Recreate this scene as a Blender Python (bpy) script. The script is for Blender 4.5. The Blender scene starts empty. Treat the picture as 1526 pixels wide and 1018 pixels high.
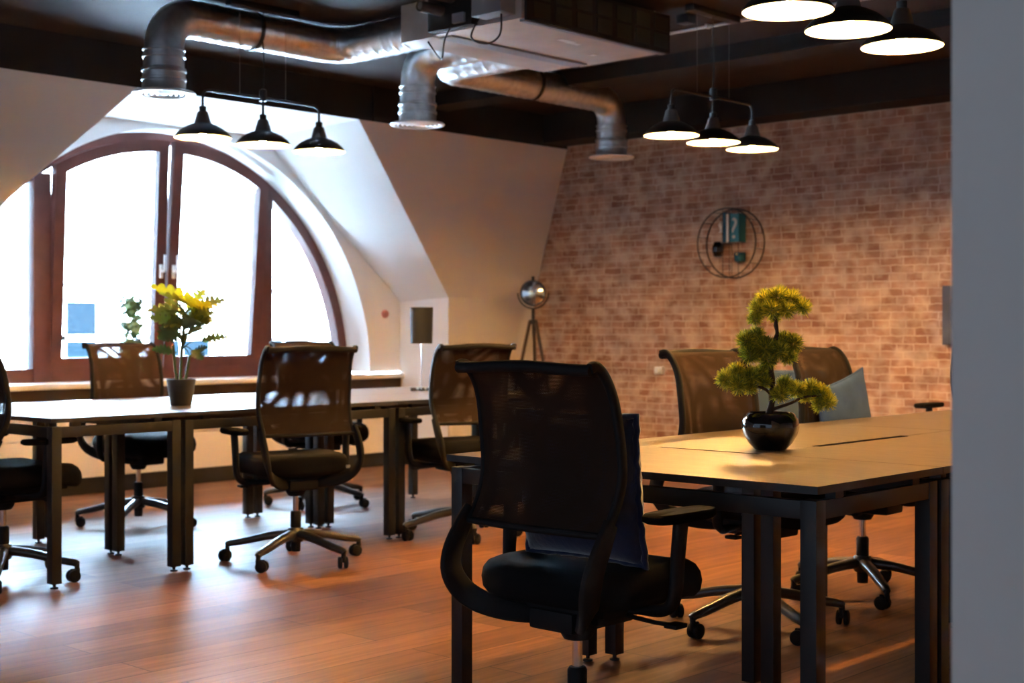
import bpy, bmesh, math, random
from mathutils import Vector, Matrix, noise
R = math.radians
PI = math.pi
random.seed(7)
SC = bpy.context.scene
COL = SC.collection

# ------------------------------------------------------------------ camera numbers (the place is laid out in metres)
FPX, HX, HY, CAMH = 2084.0, 763.0, 490.0, 1.127
YAW = R(42.9)
FW = Vector((math.cos(YAW), math.sin(YAW), 0))
RT = Vector((math.sin(YAW), -math.cos(YAW), 0))
UP = Vector((0, 0, 1))
def px_point(x, y, d):
    return FW*d + RT*((x-HX)/FPX*d) + UP*(CAMH - (y-HY)/FPX*d)

# ------------------------------------------------------------------ materials
def mat(name, col, rough=0.5, metal=0.0, spec=0.5, nscale=0, namt=0.0, bump=0.0, bscale=80, coat=0.0, sheen=0.0):
    m = bpy.data.materials.new(name); m.use_nodes = True
    nt = m.node_tree; b = nt.nodes['Principled BSDF']
    b.inputs['Base Color'].default_value = (*col, 1)
    b.inputs['Roughness'].default_value = rough
    b.inputs['Metallic'].default_value = metal
    b.inputs['Specular IOR Level'].default_value = spec
    b.inputs['Coat Weight'].default_value = coat
    b.inputs['Sheen Weight'].default_value = sheen
    if nscale or bump:
        tc = nt.nodes.new('ShaderNodeTexCoord')
    if nscale:
        n = nt.nodes.new('ShaderNodeTexNoise'); n.inputs['Scale'].default_value = nscale; n.inputs['Detail'].default_value = 5
        nt.links.new(tc.outputs['Object'], n.inputs['Vector'])
        r = nt.nodes.new('ShaderNodeValToRGB')
        r.color_ramp.elements[0].position = 0.3; r.color_ramp.elements[1].position = 0.7
        r.color_ramp.elements[0].color = (*[c*(1-namt) for c in col], 1)
        r.color_ramp.elements[1].color = (*[min(1, c*(1+namt)) for c in col], 1)
        nt.links.new(n.outputs['Fac'], r.inputs['Fac']); nt.links.new(r.outputs['Color'], b.inputs['Base Color'])
    if bump:
        n2 = nt.nodes.new('ShaderNodeTexNoise'); n2.inputs['Scale'].default_value = bscale; n2.inputs['Detail'].default_value = 3
        nt.links.new(tc.outputs['Object'], n2.inputs['Vector'])
        bp = nt.nodes.new('ShaderNodeBump'); bp.inputs['Strength'].default_value = bump; bp.inputs['Distance'].default_value = 0.004
        nt.links.new(n2.outputs['Fac'], bp.inputs['Height']); nt.links.new(bp.outputs['Normal'], b.inputs['Normal'])
    return m

def emis(name, col, strength):
    m = bpy.data.materials.new(name); m.use_nodes = True
    b = m.node_tree.nodes['Principled BSDF']
    b.inputs['Base Color'].default_value = (*col, 1)
    b.inputs['Emission Color'].default_value = (*col, 1); b.inputs['Emission Strength'].default_value = strength
    return m

def N(nt, t, **kw):
    n = nt.nodes.new(t)
    for k, v in kw.items():
        setattr(n, k, v)
    return n

def brick_mat(name, plane, c1, c2, mortar, bw, bh, wash=0.5, patch=True, rough=0.85):
    m = bpy.data.materials.new(name); m.use_nodes = True
    nt = m.node_tree; L = nt.links.new; b = nt.nodes['Principled BSDF']; b.inputs['Roughness'].default_value = rough
    b.inputs['Specular IOR Level'].default_value = 0.2
    tc = N(nt, 'ShaderNodeTexCoord'); sp = N(nt, 'ShaderNodeSeparateXYZ'); L(tc.outputs['Object'], sp.inputs[0])
    cb = N(nt, 'ShaderNodeCombineXYZ')
    L(sp.outputs['Y' if plane == 'yz' else 'X'], cb.inputs[0]); L(sp.outputs['Z'], cb.inputs[1])
    nd = N(nt, 'ShaderNodeTexNoise'); nd.inputs['Scale'].default_value = 14; nd.inputs['Detail'].default_value = 3
    L(cb.outputs[0], nd.inputs['Vector'])
    vs = N(nt, 'ShaderNodeVectorMath', operation='SCALE'); vs.inputs['Scale'].default_value = 0.022
    L(nd.outputs['Color'], vs.inputs[0])
    va = N(nt, 'ShaderNodeVectorMath', operation='ADD'); L(cb.outputs[0], va.inputs[0]); L(vs.outputs[0], va.inputs[1])
    br = N(nt, 'ShaderNodeTexBrick'); br.offset = 0.45; br.squash = 0.7; br.squash_frequency = 3
    br.inputs['Scale'].default_value = 1.0; br.inputs['Brick Width'].default_value = bw; br.inputs['Row Height'].default_value = bh
    br.inputs['Mortar Size'].default_value = 0.0052; br.inputs['Mortar Smooth'].default_value = 0.35; br.inputs['Bias'].default_value = 0.0
    br.inputs['Color1'].default_value = (*c1, 1); br.inputs['Color2'].default_value = (*c2, 1); br.inputs['Mortar'].default_value = (*mortar, 1)
    L(va.outputs[0], br.inputs['Vector'])
    n1 = N(nt, 'ShaderNodeTexNoise'); n1.inputs['Scale'].default_value = 9; n1.inputs['Detail'].default_value = 6
    L(cb.outputs[0], n1.inputs['Vector'])
    rp = N(nt, 'ShaderNodeValToRGB'); rp.color_ramp.elements[0].position = 0.42; rp.color_ramp.elements[1].position = 0.62
    rp.color_ramp.elements[0].color = (0, 0, 0, 1); rp.color_ramp.elements[1].color = (wash, wash, wash, 1)
    L(n1.outputs['Fac'], rp.inputs['Fac'])
    mx = N(nt, 'ShaderNodeMix', data_type='RGBA'); mx.inputs['B'].default_value = (*mortar, 1)
    L(rp.outputs['Color'], mx.inputs['Factor']); L(br.outputs['Color'], mx.inputs['A'])
    n3 = N(nt, 'ShaderNodeTexNoise'); n3.inputs['Scale'].default_value = 5.5; n3.inputs['Detail'].default_value = 4; L(cb.outputs[0], n3.inputs['Vector'])
    r3 = N(nt, 'ShaderNodeValToRGB'); r3.color_ramp.elements[0].position = 0.35; r3.color_ramp.elements[1].position = 0.62
    r3.color_ramp.elements[0].color = (0.66, 0.62, 0.62, 1); r3.color_ramp.elements[1].color = (1.05, 1.04, 1.02, 1); L(n3.outputs['Fac'], r3.inputs['Fac'])
    m3 = N(nt, 'ShaderNodeMix', data_type='RGBA', blend_type='MULTIPLY'); m3.inputs['Factor'].default_value = wash
    L(mx.outputs['Result'], m3.inputs['A']); L(r3.outputs['Color'], m3.inputs['B']); L(m3.outputs['Result'], b.inputs['Base Color'])
    bp = N(nt, 'ShaderNodeBump'); bp.inputs['Strength'].default_value = 0.5; bp.inputs['Distance'].default_value = 0.006; bp.invert = True
    L(br.outputs['Fac'], bp.inputs['Height']); L(bp.outputs['Normal'], b.inputs['Normal'])
    return m

def floor_mat():
    m = bpy.data.materials.new('oak_laminate'); m.use_nodes = True
    nt = m.node_tree; L = nt.links.new; b = nt.nodes['Principled BSDF']
    tc = N(nt, 'ShaderNodeTexCoord')
    br = N(nt, 'ShaderNodeTexBrick'); br.offset = 0.37
    br.inputs['Scale'].default_value = 1; br.inputs['Brick Width'].default_value = 1.28; br.inputs['Row Height'].default_value = 0.19
    br.inputs['Mortar Size'].default_value = 0.0022; br.inputs['Mortar Smooth'].default_value = 0.2
    br.inputs['Color1'].default_value = (0.185, 0.078, 0.036, 1); br.inputs['Color2'].default_value = (0.315, 0.145, 0.068, 1); br.inputs['Mortar'].default_value = (0.05, 0.022, 0.011, 1)
    L(tc.outputs['Object'], br.inputs['Vector'])
    mp = N(nt, 'ShaderNodeMapping'); mp.inputs['Scale'].default_value = (1.3, 14, 1); L(tc.outputs['Object'], mp.inputs['Vector'])
    n = N(nt, 'ShaderNodeTexNoise'); n.inputs['Scale'].default_value = 2.2; n.inputs['Detail'].default_value = 7; n.inputs['Distortion'].default_value = 0.6
    L(mp.outputs[0], n.inputs['Vector'])
    rp = N(nt, 'ShaderNodeValToRGB'); rp.color_ramp.elements[0].position = 0.3; rp.color_ramp.elements[1].position = 0.72
    rp.color_ramp.elements[0].color = (0.62, 0.58, 0.55, 1); rp.color_ramp.elements[1].color = (1.12, 1.1, 1.08, 1)
    L(n.outputs['Fac'], rp.inputs['Fac'])
    mx = N(nt, 'ShaderNodeMix', data_type='RGBA', blend_type='MULTIPLY'); mx.inputs['Factor'].default_value = 0.9
    L(br.outputs['Color'], mx.inputs['A']); L(rp.outputs['Color'], mx.inputs['B']); L(mx.outputs['Result'], b.inputs['Base Color'])
    b.inputs['Roughness'].default_value = 0.46; b.inputs['Specular IOR Level'].default_value = 0.15
    bp = N(nt, 'ShaderNodeBump'); bp.inputs['Strength'].default_value = 0.12; bp.inputs['Distance'].default_value = 0.003; bp.invert = True
    L(br.outputs['Fac'], bp.inputs['Height']); L(bp.outputs['Normal'], b.inputs['Normal'])
    return m

def top_mat():
    m = bpy.data.materials.new('desk_top_laminate'); m.use_nodes = True
    nt = m.node_tree; L = nt.links.new; b = nt.nodes['Principled BSDF']
    tc = N(nt, 'ShaderNodeTexCoord'); mp = N(nt, 'ShaderNodeMapping'); mp.inputs['Scale'].default_value = (14, 2.5, 1)
    L(tc.outputs['Object'], mp.inputs['Vector'])
    n = N(nt, 'ShaderNodeTexNoise'); n.inputs['Scale'].default_value = 2.5; n.inputs['Detail'].default_value = 8; n.inputs['Distortion'].default_value = 0.8
    L(mp.outputs[0], n.inputs['Vector'])
    rp = N(nt, 'ShaderNodeValToRGB'); rp.color_ramp.elements[0].position = 0.3; rp.color_ramp.elements[1].position = 0.7
    rp.color_ramp.elements[0].color = (0.115, 0.088, 0.058, 1); rp.color_ramp.elements[1].color = (0.19, 0.15, 0.10, 1)
    L(n.outputs['Fac'], rp.inputs['Fac']); L(rp.outputs['Color'], b.inputs['Base Color'])
    b.inputs['Roughness'].default_value = 0.30; b.inputs['Specular IOR Level'].default_value = 0.5
    return m

def mesh_mat(name, period, thr, warp=0.0):
    """open woven net: real holes, see-through where there is no thread"""
    m = bpy.data.materials.new(name); m.use_nodes = True
    nt = m.node_tree; L = nt.links.new; b = nt.nodes['Principled BSDF']
    b.inputs['Base Color'].default_value = (0.026, 0.0125, 0.007, 1); b.inputs['Roughness'].default_value = 0.8; b.inputs['Specular IOR Level'].default_value = 0.25
    tc = N(nt, 'ShaderNodeTexCoord'); sp = N(nt, 'ShaderNodeSeparateXYZ'); L(tc.outputs['Object'], sp.inputs[0])
    outs = []
    nz = N(nt, 'ShaderNodeTexNoise'); nz.inputs['Scale'].default_value = 3.2; nz.inputs['Detail'].default_value = 0
    L(tc.outputs['Object'], nz.inputs['Vector']); ns = N(nt, 'ShaderNodeSeparateXYZ'); L(nz.outputs['Color'], ns.inputs[0])
    for ax in ('Y', 'Z'):
        ma = N(nt, 'ShaderNodeMath', operation='MULTIPLY_ADD'); ma.inputs[1].default_value = warp
        L(ns.outputs[ax], ma.inputs[0]); L(sp.outputs[ax], ma.inputs[2])
        mu = N(nt, 'ShaderNodeMath', operation='MULTIPLY'); mu.inputs[1].default_value = PI/period
        L(ma.outputs[0], mu.inputs[0])
        s = N(nt, 'ShaderNodeMath', operation='SINE'); L(mu.outputs[0], s.inputs[0])
        a = N(nt, 'ShaderNodeMath', operation='ABSOLUTE'); L(s.outputs[0], a.inputs[0]); outs.append(a)
    p = N(nt, 'ShaderNodeMath', operation='MULTIPLY'); L(outs[0].outputs[0], p.inputs[0]); L(outs[1].outputs[0], p.inputs[1])
    g = N(nt, 'ShaderNodeMath', operation='GREATER_THAN'); g.inputs[1].default_value = thr; L(p.outputs[0], g.inputs[0])
    tr = N(nt, 'ShaderNodeBsdfTransparent'); mx = N(nt, 'ShaderNodeMixShader')
    L(g.outputs[0], mx.inputs[0]); L(b.outputs[0], mx.inputs[1]); L(tr.outputs[0], mx.inputs[2])
    L(mx.outputs[0], nt.nodes['Material Output'].inputs['Surface'])
    return m

def glass_mat(name, tint=(0.97, 0.98, 0.99), refl=0.06):
    m = bpy.data.materials.new(name); m.use_nodes = True
    nt = m.node_tree; L = nt.links.new
    nt.nodes.remove(nt.nodes['Principled BSDF'])
    tr = N(nt, 'ShaderNodeBsdfTransparent'); tr.inputs[0].default_value = (*tint, 1)
    gl = N(nt, 'ShaderNodeBsdfGlossy'); gl.inputs['Roughness'].default_value = 0.02
    lw = N(nt, 'ShaderNodeLayerWeight'); lw.inputs['Blend'].default_value = 0.5
    pw = N(nt, 'ShaderNodeMath', operation='POWER'); pw.inputs[1].default_value = 5; L(lw.outputs['Facing'], pw.inputs[0])
    fr = N(nt, 'ShaderNodeMath', operation='MULTIPLY_ADD'); fr.inputs[1].default_value = 0.85; fr.inputs[2].default_value = 0.05; L(pw.outputs[0], fr.inputs[0])
    mx = N(nt, 'ShaderNodeMixShader'); L(fr.outputs[0], mx.inputs[0]); L(tr.outputs[0], mx.inputs[1]); L(gl.outputs[0], mx.inputs[2])
    L(mx.outputs[0], nt.nodes['Material Output'].inputs['Surface'])
    return m

M = {}
M['floor'] = floor_mat()
M['top'] = top_mat()
M['brick'] = brick_mat('whitewashed_brick', 'yz', (0.30, 0.15, 0.10), (0.46, 0.28, 0.20), (0.58, 0.455, 0.36), 0.178, 0.0545, 0.75)
M['facade'] = brick_mat('pale_facade_brick', 'xz', (0.74, 0.70, 0.66), (0.84, 0.81, 0.78), (0.90, 0.88, 0.86), 0.23, 0.075, 0.3)
M['white_wall'] = mat('white_paint', (0.78, 0.77, 0.75), 0.8, spec=0.2, bump=0.05, bscale=220)
M['slope'] = mat('off_white_paint', (0.76, 0.72, 0.69), 0.85, spec=0.2, bump=0.05, bscale=220)
M['ceiling'] = mat('dark_ceiling_paint', (0.040, 0.030, 0.026), 0.8, spec=0.25, nscale=3, namt=0.15, bump=0.2, bscale=40)
M['beam'] = mat('dark_beam_paint', (0.020, 0.017, 0.016), 0.75, spec=0.25)
M['pillar'] = mat('grey_paint', (0.80, 0.77, 0.72), 0.8, spec=0.2, bump=0.04, bscale=200)
M['skirting'] = mat('black_skirting', (0.014, 0.012, 0.012), 0.5)
M['sill'] = mat('sill_board', (0.80, 0.74, 0.66), 0.35)
M['frame_brown'] = mat('mahogany_window_frame', (0.105, 0.032, 0.024), 0.4, nscale=9, namt=0.2)
M['glass'] = glass_mat('clear_glass')
M['black_metal'] = mat('black_powder_coat', (0.011, 0.011, 0.0125), 0.45)
M['desk_edge'] = mat('desk_edge_band', (0.035, 0.033, 0.032), 0.45, nscale=30, namt=0.2)
M['fabric'] = mat('black_seat_fabric', (0.007, 0.007, 0.008), 0.9, spec=0.15, bump=0.35, bscale=900)
M['net_a'] = mesh_mat('woven_net_outer', 0.0034, 0.76)
M['net_b'] = mesh_mat('woven_net_inner', 0.0034, 0.71, 0.026)
M['plastic'] = mat('black_plastic', (0.012, 0.012, 0.013), 0.65, spec=0.2, bump=0.06, bscale=500)
M['arm_pad'] = mat('soft_black_arm_pad', (0.005, 0.005, 0.005), 0.85, spec=0.08)
M['base_metal'] = mat('charcoal_metal', (0.07, 0.068, 0.066), 0.32, metal=0.55)
M['chrome'] = mat('chrome', (0.75, 0.75, 0.76), 0.14, metal=1.0)
M['galv'] = mat('galvanised_steel', (0.62, 0.64, 0.66), 0.36, metal=1.0, nscale=22, namt=0.16)
M['diffuser'] = mat('white_vent_enamel', (0.78, 0.77, 0.76), 0.35)
M['unit'] = mat('zinc_sheet', (0.50, 0.46, 0.43), 0.45, metal=0.5, nscale=6, namt=0.1)
M['unit_dark'] = mat('dark_grille_foam', (0.010, 0.010, 0.009), 0.8)
M['unit_mesh'] = mat('dark_filter', (0.022, 0.024, 0.018), 0.7)
M['pipe_foam'] = mat('grey_pipe_lagging', (0.09, 0.085, 0.08), 0.7)
M['grey_box'] = mat('blue_grey_enamel', (0.22, 0.25, 0.29), 0.5)
M['cable'] = mat('black_cable', (0.01, 0.01, 0.01), 0.5)
M['wire'] = mat('steel_wire', (0.30, 0.29, 0.28), 0.4, metal=0.8)
M['shade_out'] = mat('black_lamp_enamel', (0.016, 0.014, 0.012), 0.4)
M['shade_in'] = mat('white_lamp_enamel', (0.32, 0.31, 0.29), 0.5)
M['neck'] = mat('taupe_lamp_neck', (0.11, 0.10, 0.09), 0.55)
M['bulb'] = emis('glowing_bulb', (1.0, 0.53, 0.16), 2750.0)
M['pot_black'] = mat('glossy_black_glaze', (0.006, 0.006, 0.007), 0.06, coat=0.6)
M['pot_grey'] = mat('dark_grey_pot', (0.050, 0.046, 0.042), 0.5, nscale=12, namt=0.3)
M['soil'] = mat('potting_soil', (0.02, 0.013, 0.008), 0.95, bump=0.8, bscale=150)
M['bark'] = mat('bonsai_bark', (0.045, 0.025, 0.014), 0.85, bump=0.8, bscale=120)
def leafmat(name, col, tr=0.4):
    m = mat(name, col, 0.45, nscale=18, namt=0.25)
    nt = m.node_tree; L = nt.links.new; b = nt.nodes['Principled BSDF']
    t = N(nt, 'ShaderNodeBsdfTranslucent'); t.inputs[0].default_value = (*[min(1, c*1.5) for c in col], 1)
    mx = N(nt, 'ShaderNodeMixShader'); mx.inputs[0].default_value = tr
    L(b.outputs[0], mx.inputs[1]); L(t.outputs[0], mx.inputs[2]); L(mx.outputs[0], nt.nodes['Material Output'].inputs['Surface'])
    return m
M['needle_a'] = leafmat('yellow_green_needles', (0.52, 0.48, 0.035), 0.35)
M['needle_b'] = leafmat('dark_green_needles', (0.15, 0.20, 0.020), 0.3)
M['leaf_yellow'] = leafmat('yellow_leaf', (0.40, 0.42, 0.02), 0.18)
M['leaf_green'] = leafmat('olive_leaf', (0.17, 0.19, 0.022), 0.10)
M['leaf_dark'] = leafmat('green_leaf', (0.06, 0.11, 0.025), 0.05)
M['ivy_pale'] = leafmat('pale_ivy_leaf', (0.20, 0.32, 0.16), 0.05)
M['stem'] = mat('green_stem', (0.08, 0.12, 0.02), 0.6)
M['navy'] = mat('navy_velvet', (0.007, 0.017, 0.060), 0.8, spec=0.2, sheen=0.6, nscale=14, namt=0.3, bump=0.3, bscale=60)
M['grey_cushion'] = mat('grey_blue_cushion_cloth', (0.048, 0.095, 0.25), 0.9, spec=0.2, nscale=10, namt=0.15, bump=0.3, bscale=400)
M['teal_cushion'] = mat('grey_green_cushion_cloth', (0.05, 0.085, 0.15), 0.9, spec=0.2, bump=0.3, bscale=400)
M['lamp_shade'] = mat('charcoal_lamp_cloth', (0.007, 0.0085, 0.014), 0.85, bump=0.3, bscale=500)
M['mirror'] = mat('lamp_glass_face', (0.70, 0.74, 0.78), 0.12, metal=1.0)
M['dark_wood'] = mat('dark_tripod_wood', (0.05, 0.026, 0.014), 0.5, nscale=20, namt=0.2)
M['book_blue'] = mat('blue_book_cover', (0.02, 0.12, 0.22), 0.5)
M['book_teal'] = mat('teal_book_cover', (0.012, 0.17, 0.24), 0.5)
M['book_white'] = mat('white_book_spine', (0.72, 0.70, 0.66), 0.6)
M['ink_grey'] = mat('pale_grey_print', (0.40, 0.42, 0.42), 0.6)
M['candle_blue'] = mat('blue_glass_holder', (0.012, 0.09, 0.16), 0.15)
M['gold'] = mat('gold_trim', (0.75, 0.55, 0.28), 0.3, metal=1.0)
M['white_plastic'] = mat('white_plastic', (0.80, 0.82, 0.84), 0.35)
M['red_plastic'] = mat('red_plastic', (0.60, 0.22, 0.18), 0.45)
M['canvas'] = mat('dark_blue_canvas', (0.05, 0.065, 0.11), 0.7, nscale=5, namt=0.4)
M['label_grey'] = mat('grey_tag', (0.5, 0.5, 0.5), 0.6)
M['facade_pane'] = mat('far_window_glass', (0.0035, 0.0062, 0.0078), 0.08)
M['lintel'] = mat('dark_lintel_brick', (0.010, 0.010, 0.010), 0.8)  # near-black even tone for the far window arches
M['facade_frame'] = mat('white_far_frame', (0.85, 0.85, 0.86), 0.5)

# ------------------------------------------------------------------ mesh helpers
class MB:
    def __init__(s): s.bm = bmesh.new()
    def face(s, pts, mi=0):
        f = s.bm.faces.new([s.bm.verts.new(p) for p in pts]); f.material_index = mi; return f
    def box(s, x0, x1, y0, y1, z0, z1, mi=0, bev=0, mtx=None):
        b2 = bmesh.new()
        v = [b2.verts.new(p) for p in ((x0,y0,z0),(x1,y0,z0),(x1,y1,z0),(x0,y1,z0),(x0,y0,z1),(x1,y0,z1),(x1,y1,z1),(x0,y1,z1))]
        for q in ((3,2,1,0),(4,5,6,7),(0,1,5,4),(1,2,6,5),(2,3,7,6),(3,0,4,7)):
            b2.faces.new([v[i] for i in q])
        if bev: bmesh.ops.bevel(b2, geom=b2.edges[:], offset=bev, segments=2, affect='EDGES', profile=0.6)
        s.merge(b2, mi, mtx)
        return s
    def merge(s, b2, mi=None, mtx=None):
        mp = {}
        for v in b2.verts: mp[v] = s.bm.verts.new((mtx @ v.co) if mtx else v.co)
        for f in b2.faces:
            try:
                g = s.bm.faces.new([mp[v] for v in f.verts]); g.material_index = f.material_index if mi is None else mi; g.smooth = f.smooth
            except ValueError: pass
        b2.free()
    def prism(s, poly, axis, a, b, mi=0, mi_side=None):
        """poly: list of 2D points; extruded along axis ('x','y','z') from a to b"""
        def P(p, t):
            return {'x': (t, p[0], p[1]), 'y': (p[0], t, p[1]), 'z': (p[0], p[1], t)}[axis]
        A = [s.bm.verts.new(P(p, a)) for p in poly]; Bv = [s.bm.verts.new(P(p, b)) for p in poly]
        f = s.bm.faces.new(A[::-1]); f.material_index = mi if mi_side is None else mi_side
        f = s.bm.faces.new(Bv); f.material_index = mi
        n = len(poly)
        for i in range(n):
            f = s.bm.faces.new((A[i], A[(i+1) % n], Bv[(i+1) % n], Bv[i])); f.material_index = mi if mi_side is None else mi_side
        return s
    def rings(s, rings, mi=0, cap=True, closed=False, smooth=True):
        V = [[s.bm.verts.new(p) for p in r] for r in rings]
        n = len(V[0]); m = len(V)
        for i in range(m if closed else m-1):
            a, b = V[i], V[(i+1) % m]
            for j in range(n):
                f = s.bm.faces.new((a[j], a[(j+1) % n], b[(j+1) % n], b[j])); f.material_index = mi; f.smooth = smooth
        if cap and not closed:
            f = s.bm.faces.new(V[0][::-1]); f.material_index = mi
            f = s.bm.faces.new(V[-1]); f.material_index = mi
        return s
    def lathe(s, prof, c=(0,0,0), seg=32, mi=0, cap=False, mtx=None):
        cc = Vector(c); rr = []
        for r, z in prof:
            rr.append([(mtx @ Vector((r*math.cos(2*PI*k/seg), r*math.sin(2*PI*k/seg), z)) if mtx else Vector((r*math.cos(2*PI*k/seg), r*math.sin(2*PI*k/seg), z))) + cc for k in range(seg)])
        s.rings(rr, mi, cap); return s
    def tube(s, path, rad, seg=12, mi=0, cap=True, closed=False):
        path = [Vector(p) for p in path]; n = len(path)
        rr = []; prev = None
        for i, p in enumerate(path):
            if closed: t = (path[(i+1) % n] - path[i-1])
            else: t = path[min(i+1, n-1)] - path[max(i-1, 0)]
            t.normalize()
            if prev is None:
                a = Vector((0,0,1)) if abs(t.z) < 0.9 else Vector((1,0,0))
                u = t.cross(a).normalized()
            else:
                u = (prev - t*prev.dot(t)).normalized()
            prev = u; w = t.cross(u)
            r = rad(i/(n-1)) if callable(rad) else (rad[i] if isinstance(rad, (list, tuple)) else rad)
            rr.append([p + (u*math.cos(2*PI*k/seg) + w*math.sin(2*PI*k/seg))*r for k in range(seg)])
        s.rings(rr, mi, cap, closed); return s
    def bar(s, path, w, h, side, mi=0, bev=0.25):
        """flat bar: w measured along `side`-perpendicular in-plane, h along side vector"""
        path = [Vector(p) for p in path]; n = len(path); rr = []
        for i, p in enumerate(path):
            t = (path[min(i+1, n-1)] - path[max(i-1, 0)]).normalized()
            sd = Vector(side(i/(n-1)) if callable(side) else side); sd = (sd - t*sd.dot(t)).normalized()
            nn = t.cross(sd)
            ww = (w(i/(n-1)) if callable(w) else w)/2; hh = (h(i/(n-1)) if callable(h) else h)/2
            b = bev*min(ww, hh)*1.6
            sec = [(ww, hh-b), (ww-b, hh), (-ww+b, hh), (-ww, hh-b), (-ww, -hh+b), (-ww+b, -hh), (ww-b, -hh), (ww, -hh+b)]
            rr.append([p + nn*a + sd*c for a, c in sec])
        s.rings(rr, mi); return s
    def ball(s, c, rx, ry, rz, mi=0, seg=16, rings=10, e=1.0):
        rr = []
        for i in range(rings+1):
            a = -PI/2 + PI*i/rings
            ca = max(1e-3, math.cos(a)); sa = math.sin(a)
            ca = ca**e; sa = math.copysign(abs(sa)**e, sa)
            ring = []
            for k in range(seg):
                th = 2*PI*k/seg
                cx = math.copysign(abs(math.cos(th))**e, math.cos(th)); cy = math.copysign(abs(math.sin(th))**e, math.sin(th))
                ring.append(Vector(c) + Vector((rx*ca*cx, ry*ca*cy, rz*sa)))
            rr.append(ring)
        s.rings(rr, mi); return s

def smooth_path(pts, n=8):
    pts = [Vector(p) for p in pts]; out = []
    for i in range(len(pts)-1):
        p0 = pts[max(i-1, 0)]; p1 = pts[i]; p2 = pts[i+1]; p3 = pts[min(i+2, len(pts)-1)]
        for k in range(n):
            t = k/n
            out.append(0.5*((2*p1) + (p2-p0)*t + (2*p0-5*p1+4*p2-p3)*t*t + (3*p1-p0-3*p2+p3)*t**3))
    out.append(pts[-1]); return out

def fillet(pts, r, n=8):
    pts = [Vector(p) for p in pts]; out = [pts[0]]
    for i in range(1, len(pts)-1):
        a, b, c = pts[i-1], pts[i], pts[i+1]
        d1 = (a-b); d2 = (c-b); rr = min(r, d1.length*0.49 if i > 1 else d1.length*0.98, d2.length*0.49 if i < len(pts)-2 else d2.length*0.98)
        d1.normalize(); d2.normalize(); p = b + d1*rr; q = b + d2*rr
        for k in range(n+1):
            t = k/n; out.append(p*(1-t)**2 + b*2*t*(1-t) + q*t*t)
    out.append(pts[-1]); return out

def mk(name, b, mats, parent=None, origin=(0,0,0), angle=40, kind=None, recalc=True):
    me = bpy.data.meshes.new(name)
    if recalc: bmesh.ops.recalc_face_normals(b.bm, faces=b.bm.faces[:])
    o3 = Vector(origin)
    if o3.length: bmesh.ops.translate(b.bm, verts=b.bm.verts[:], vec=-o3)
    b.bm.to_mesh(me); b.bm.free()
    for mm in (mats if isinstance(mats, (list, tuple)) else [mats]): me.materials.append(M[mm])
    for p in me.polygons: p.use_smooth = True
    me.set_sharp_from_angle(angle=R(angle))
    o = bpy.data.objects.new(name, me); COL.objects.link(o)
    if parent is not None: o.parent = parent
    else: o.location = o3
    if kind: o['kind'] = kind
    return o

def tag(o, label, cat, group=None):
    o['label'] = label; o['category'] = cat
    if group: o['group'] = group
    return o

def thing(name, label, cat, loc=(0,0,0), rz=0, group=None):
    o = bpy.data.objects.new(name, None); COL.objects.link(o); o.empty_display_size = 0.1
    o.location = loc; o.rotation_euler = (0, 0, rz)
    return tag(o, label, cat, group)

def dup(o, parent=None):
    c = o.copy(); COL.objects.link(c); c.parent = parent
    for ch in list(o.children): dup(ch, c)
    return c

def struct(name, b, mats, **kw):
    o = mk(name, b, mats, kind='structure', **kw); return o

# ------------------------------------------------------------------ room shell
BX = 8.96           # brick wall plane
KY, KZ = 8.07, 1.38 # knee wall plane, top of the knee
TY, TZ = 7.69, 2.64 # foot of the dark beam
WY = 8.65           # back wall of the dormer niche
CZ = 2.90           # ceiling
XL, YB = -3.2, -3.2 # far ends behind the viewer
DL, DR = 3.55, 7.93 # niche cheeks
AX, AZ, AR = 5.80, 0.77, 1.80   # arch centre and radius

b = MB(); b.box(XL, BX+0.3, YB, 9.2, -0.12, 0); struct('floor', b, 'floor')
b = MB(); b.box(XL, BX+0.3, YB, TY+0.35, CZ, CZ+0.12); struct('ceiling', b, 'ceiling')
b = MB(); b.box(BX, BX+0.25, YB, 8.4, 0, CZ); struct('wall_right', b, 'brick')
# knee wall + sloped mansard face, either side of the dormer
b = MB()
b.face([(DR, KY, 0), (BX, KY, 0), (BX, KY, KZ), (DR, KY, KZ)])
b.face([(XL, KY, 0), (DL, KY, 0), (DL, KY, KZ), (XL, KY, KZ)])
b.face([(DR, KY, KZ), (BX, KY, KZ), (BX, TY, TZ), (6.65, TY, TZ)])
b.face([(XL, KY, KZ), (DL, KY, KZ), (4.83, TY, TZ), (XL, TY, TZ)])
struct('wall_left', b, 'slope', angle=5)
# dormer niche: cheeks, sloping sides, lid
BT = 2.588
b = MB()
b.face([(DR, KY, 0), (DR, KY, KZ), (DR, WY, 1.35), (DR, WY, 0)])
b.face([(DL, KY, 0), (DL, KY, KZ), (DL, WY, 1.35), (DL, WY, 0)])
b.face([(DR, KY, KZ), (6.65, TY, TZ), (6.52, WY, BT), (DR, WY, 1.35)])
b.face([(DL, KY, KZ), (4.83, TY, TZ), (4.98, WY, BT), (DL, WY, 1.35)])
b.face([(4.83, TY, TZ), (6.65, TY, TZ), (6.52, WY, BT), (4.98, WY, BT)])
struct('wall_dormer', b, 'white_wall', angle=5)
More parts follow.
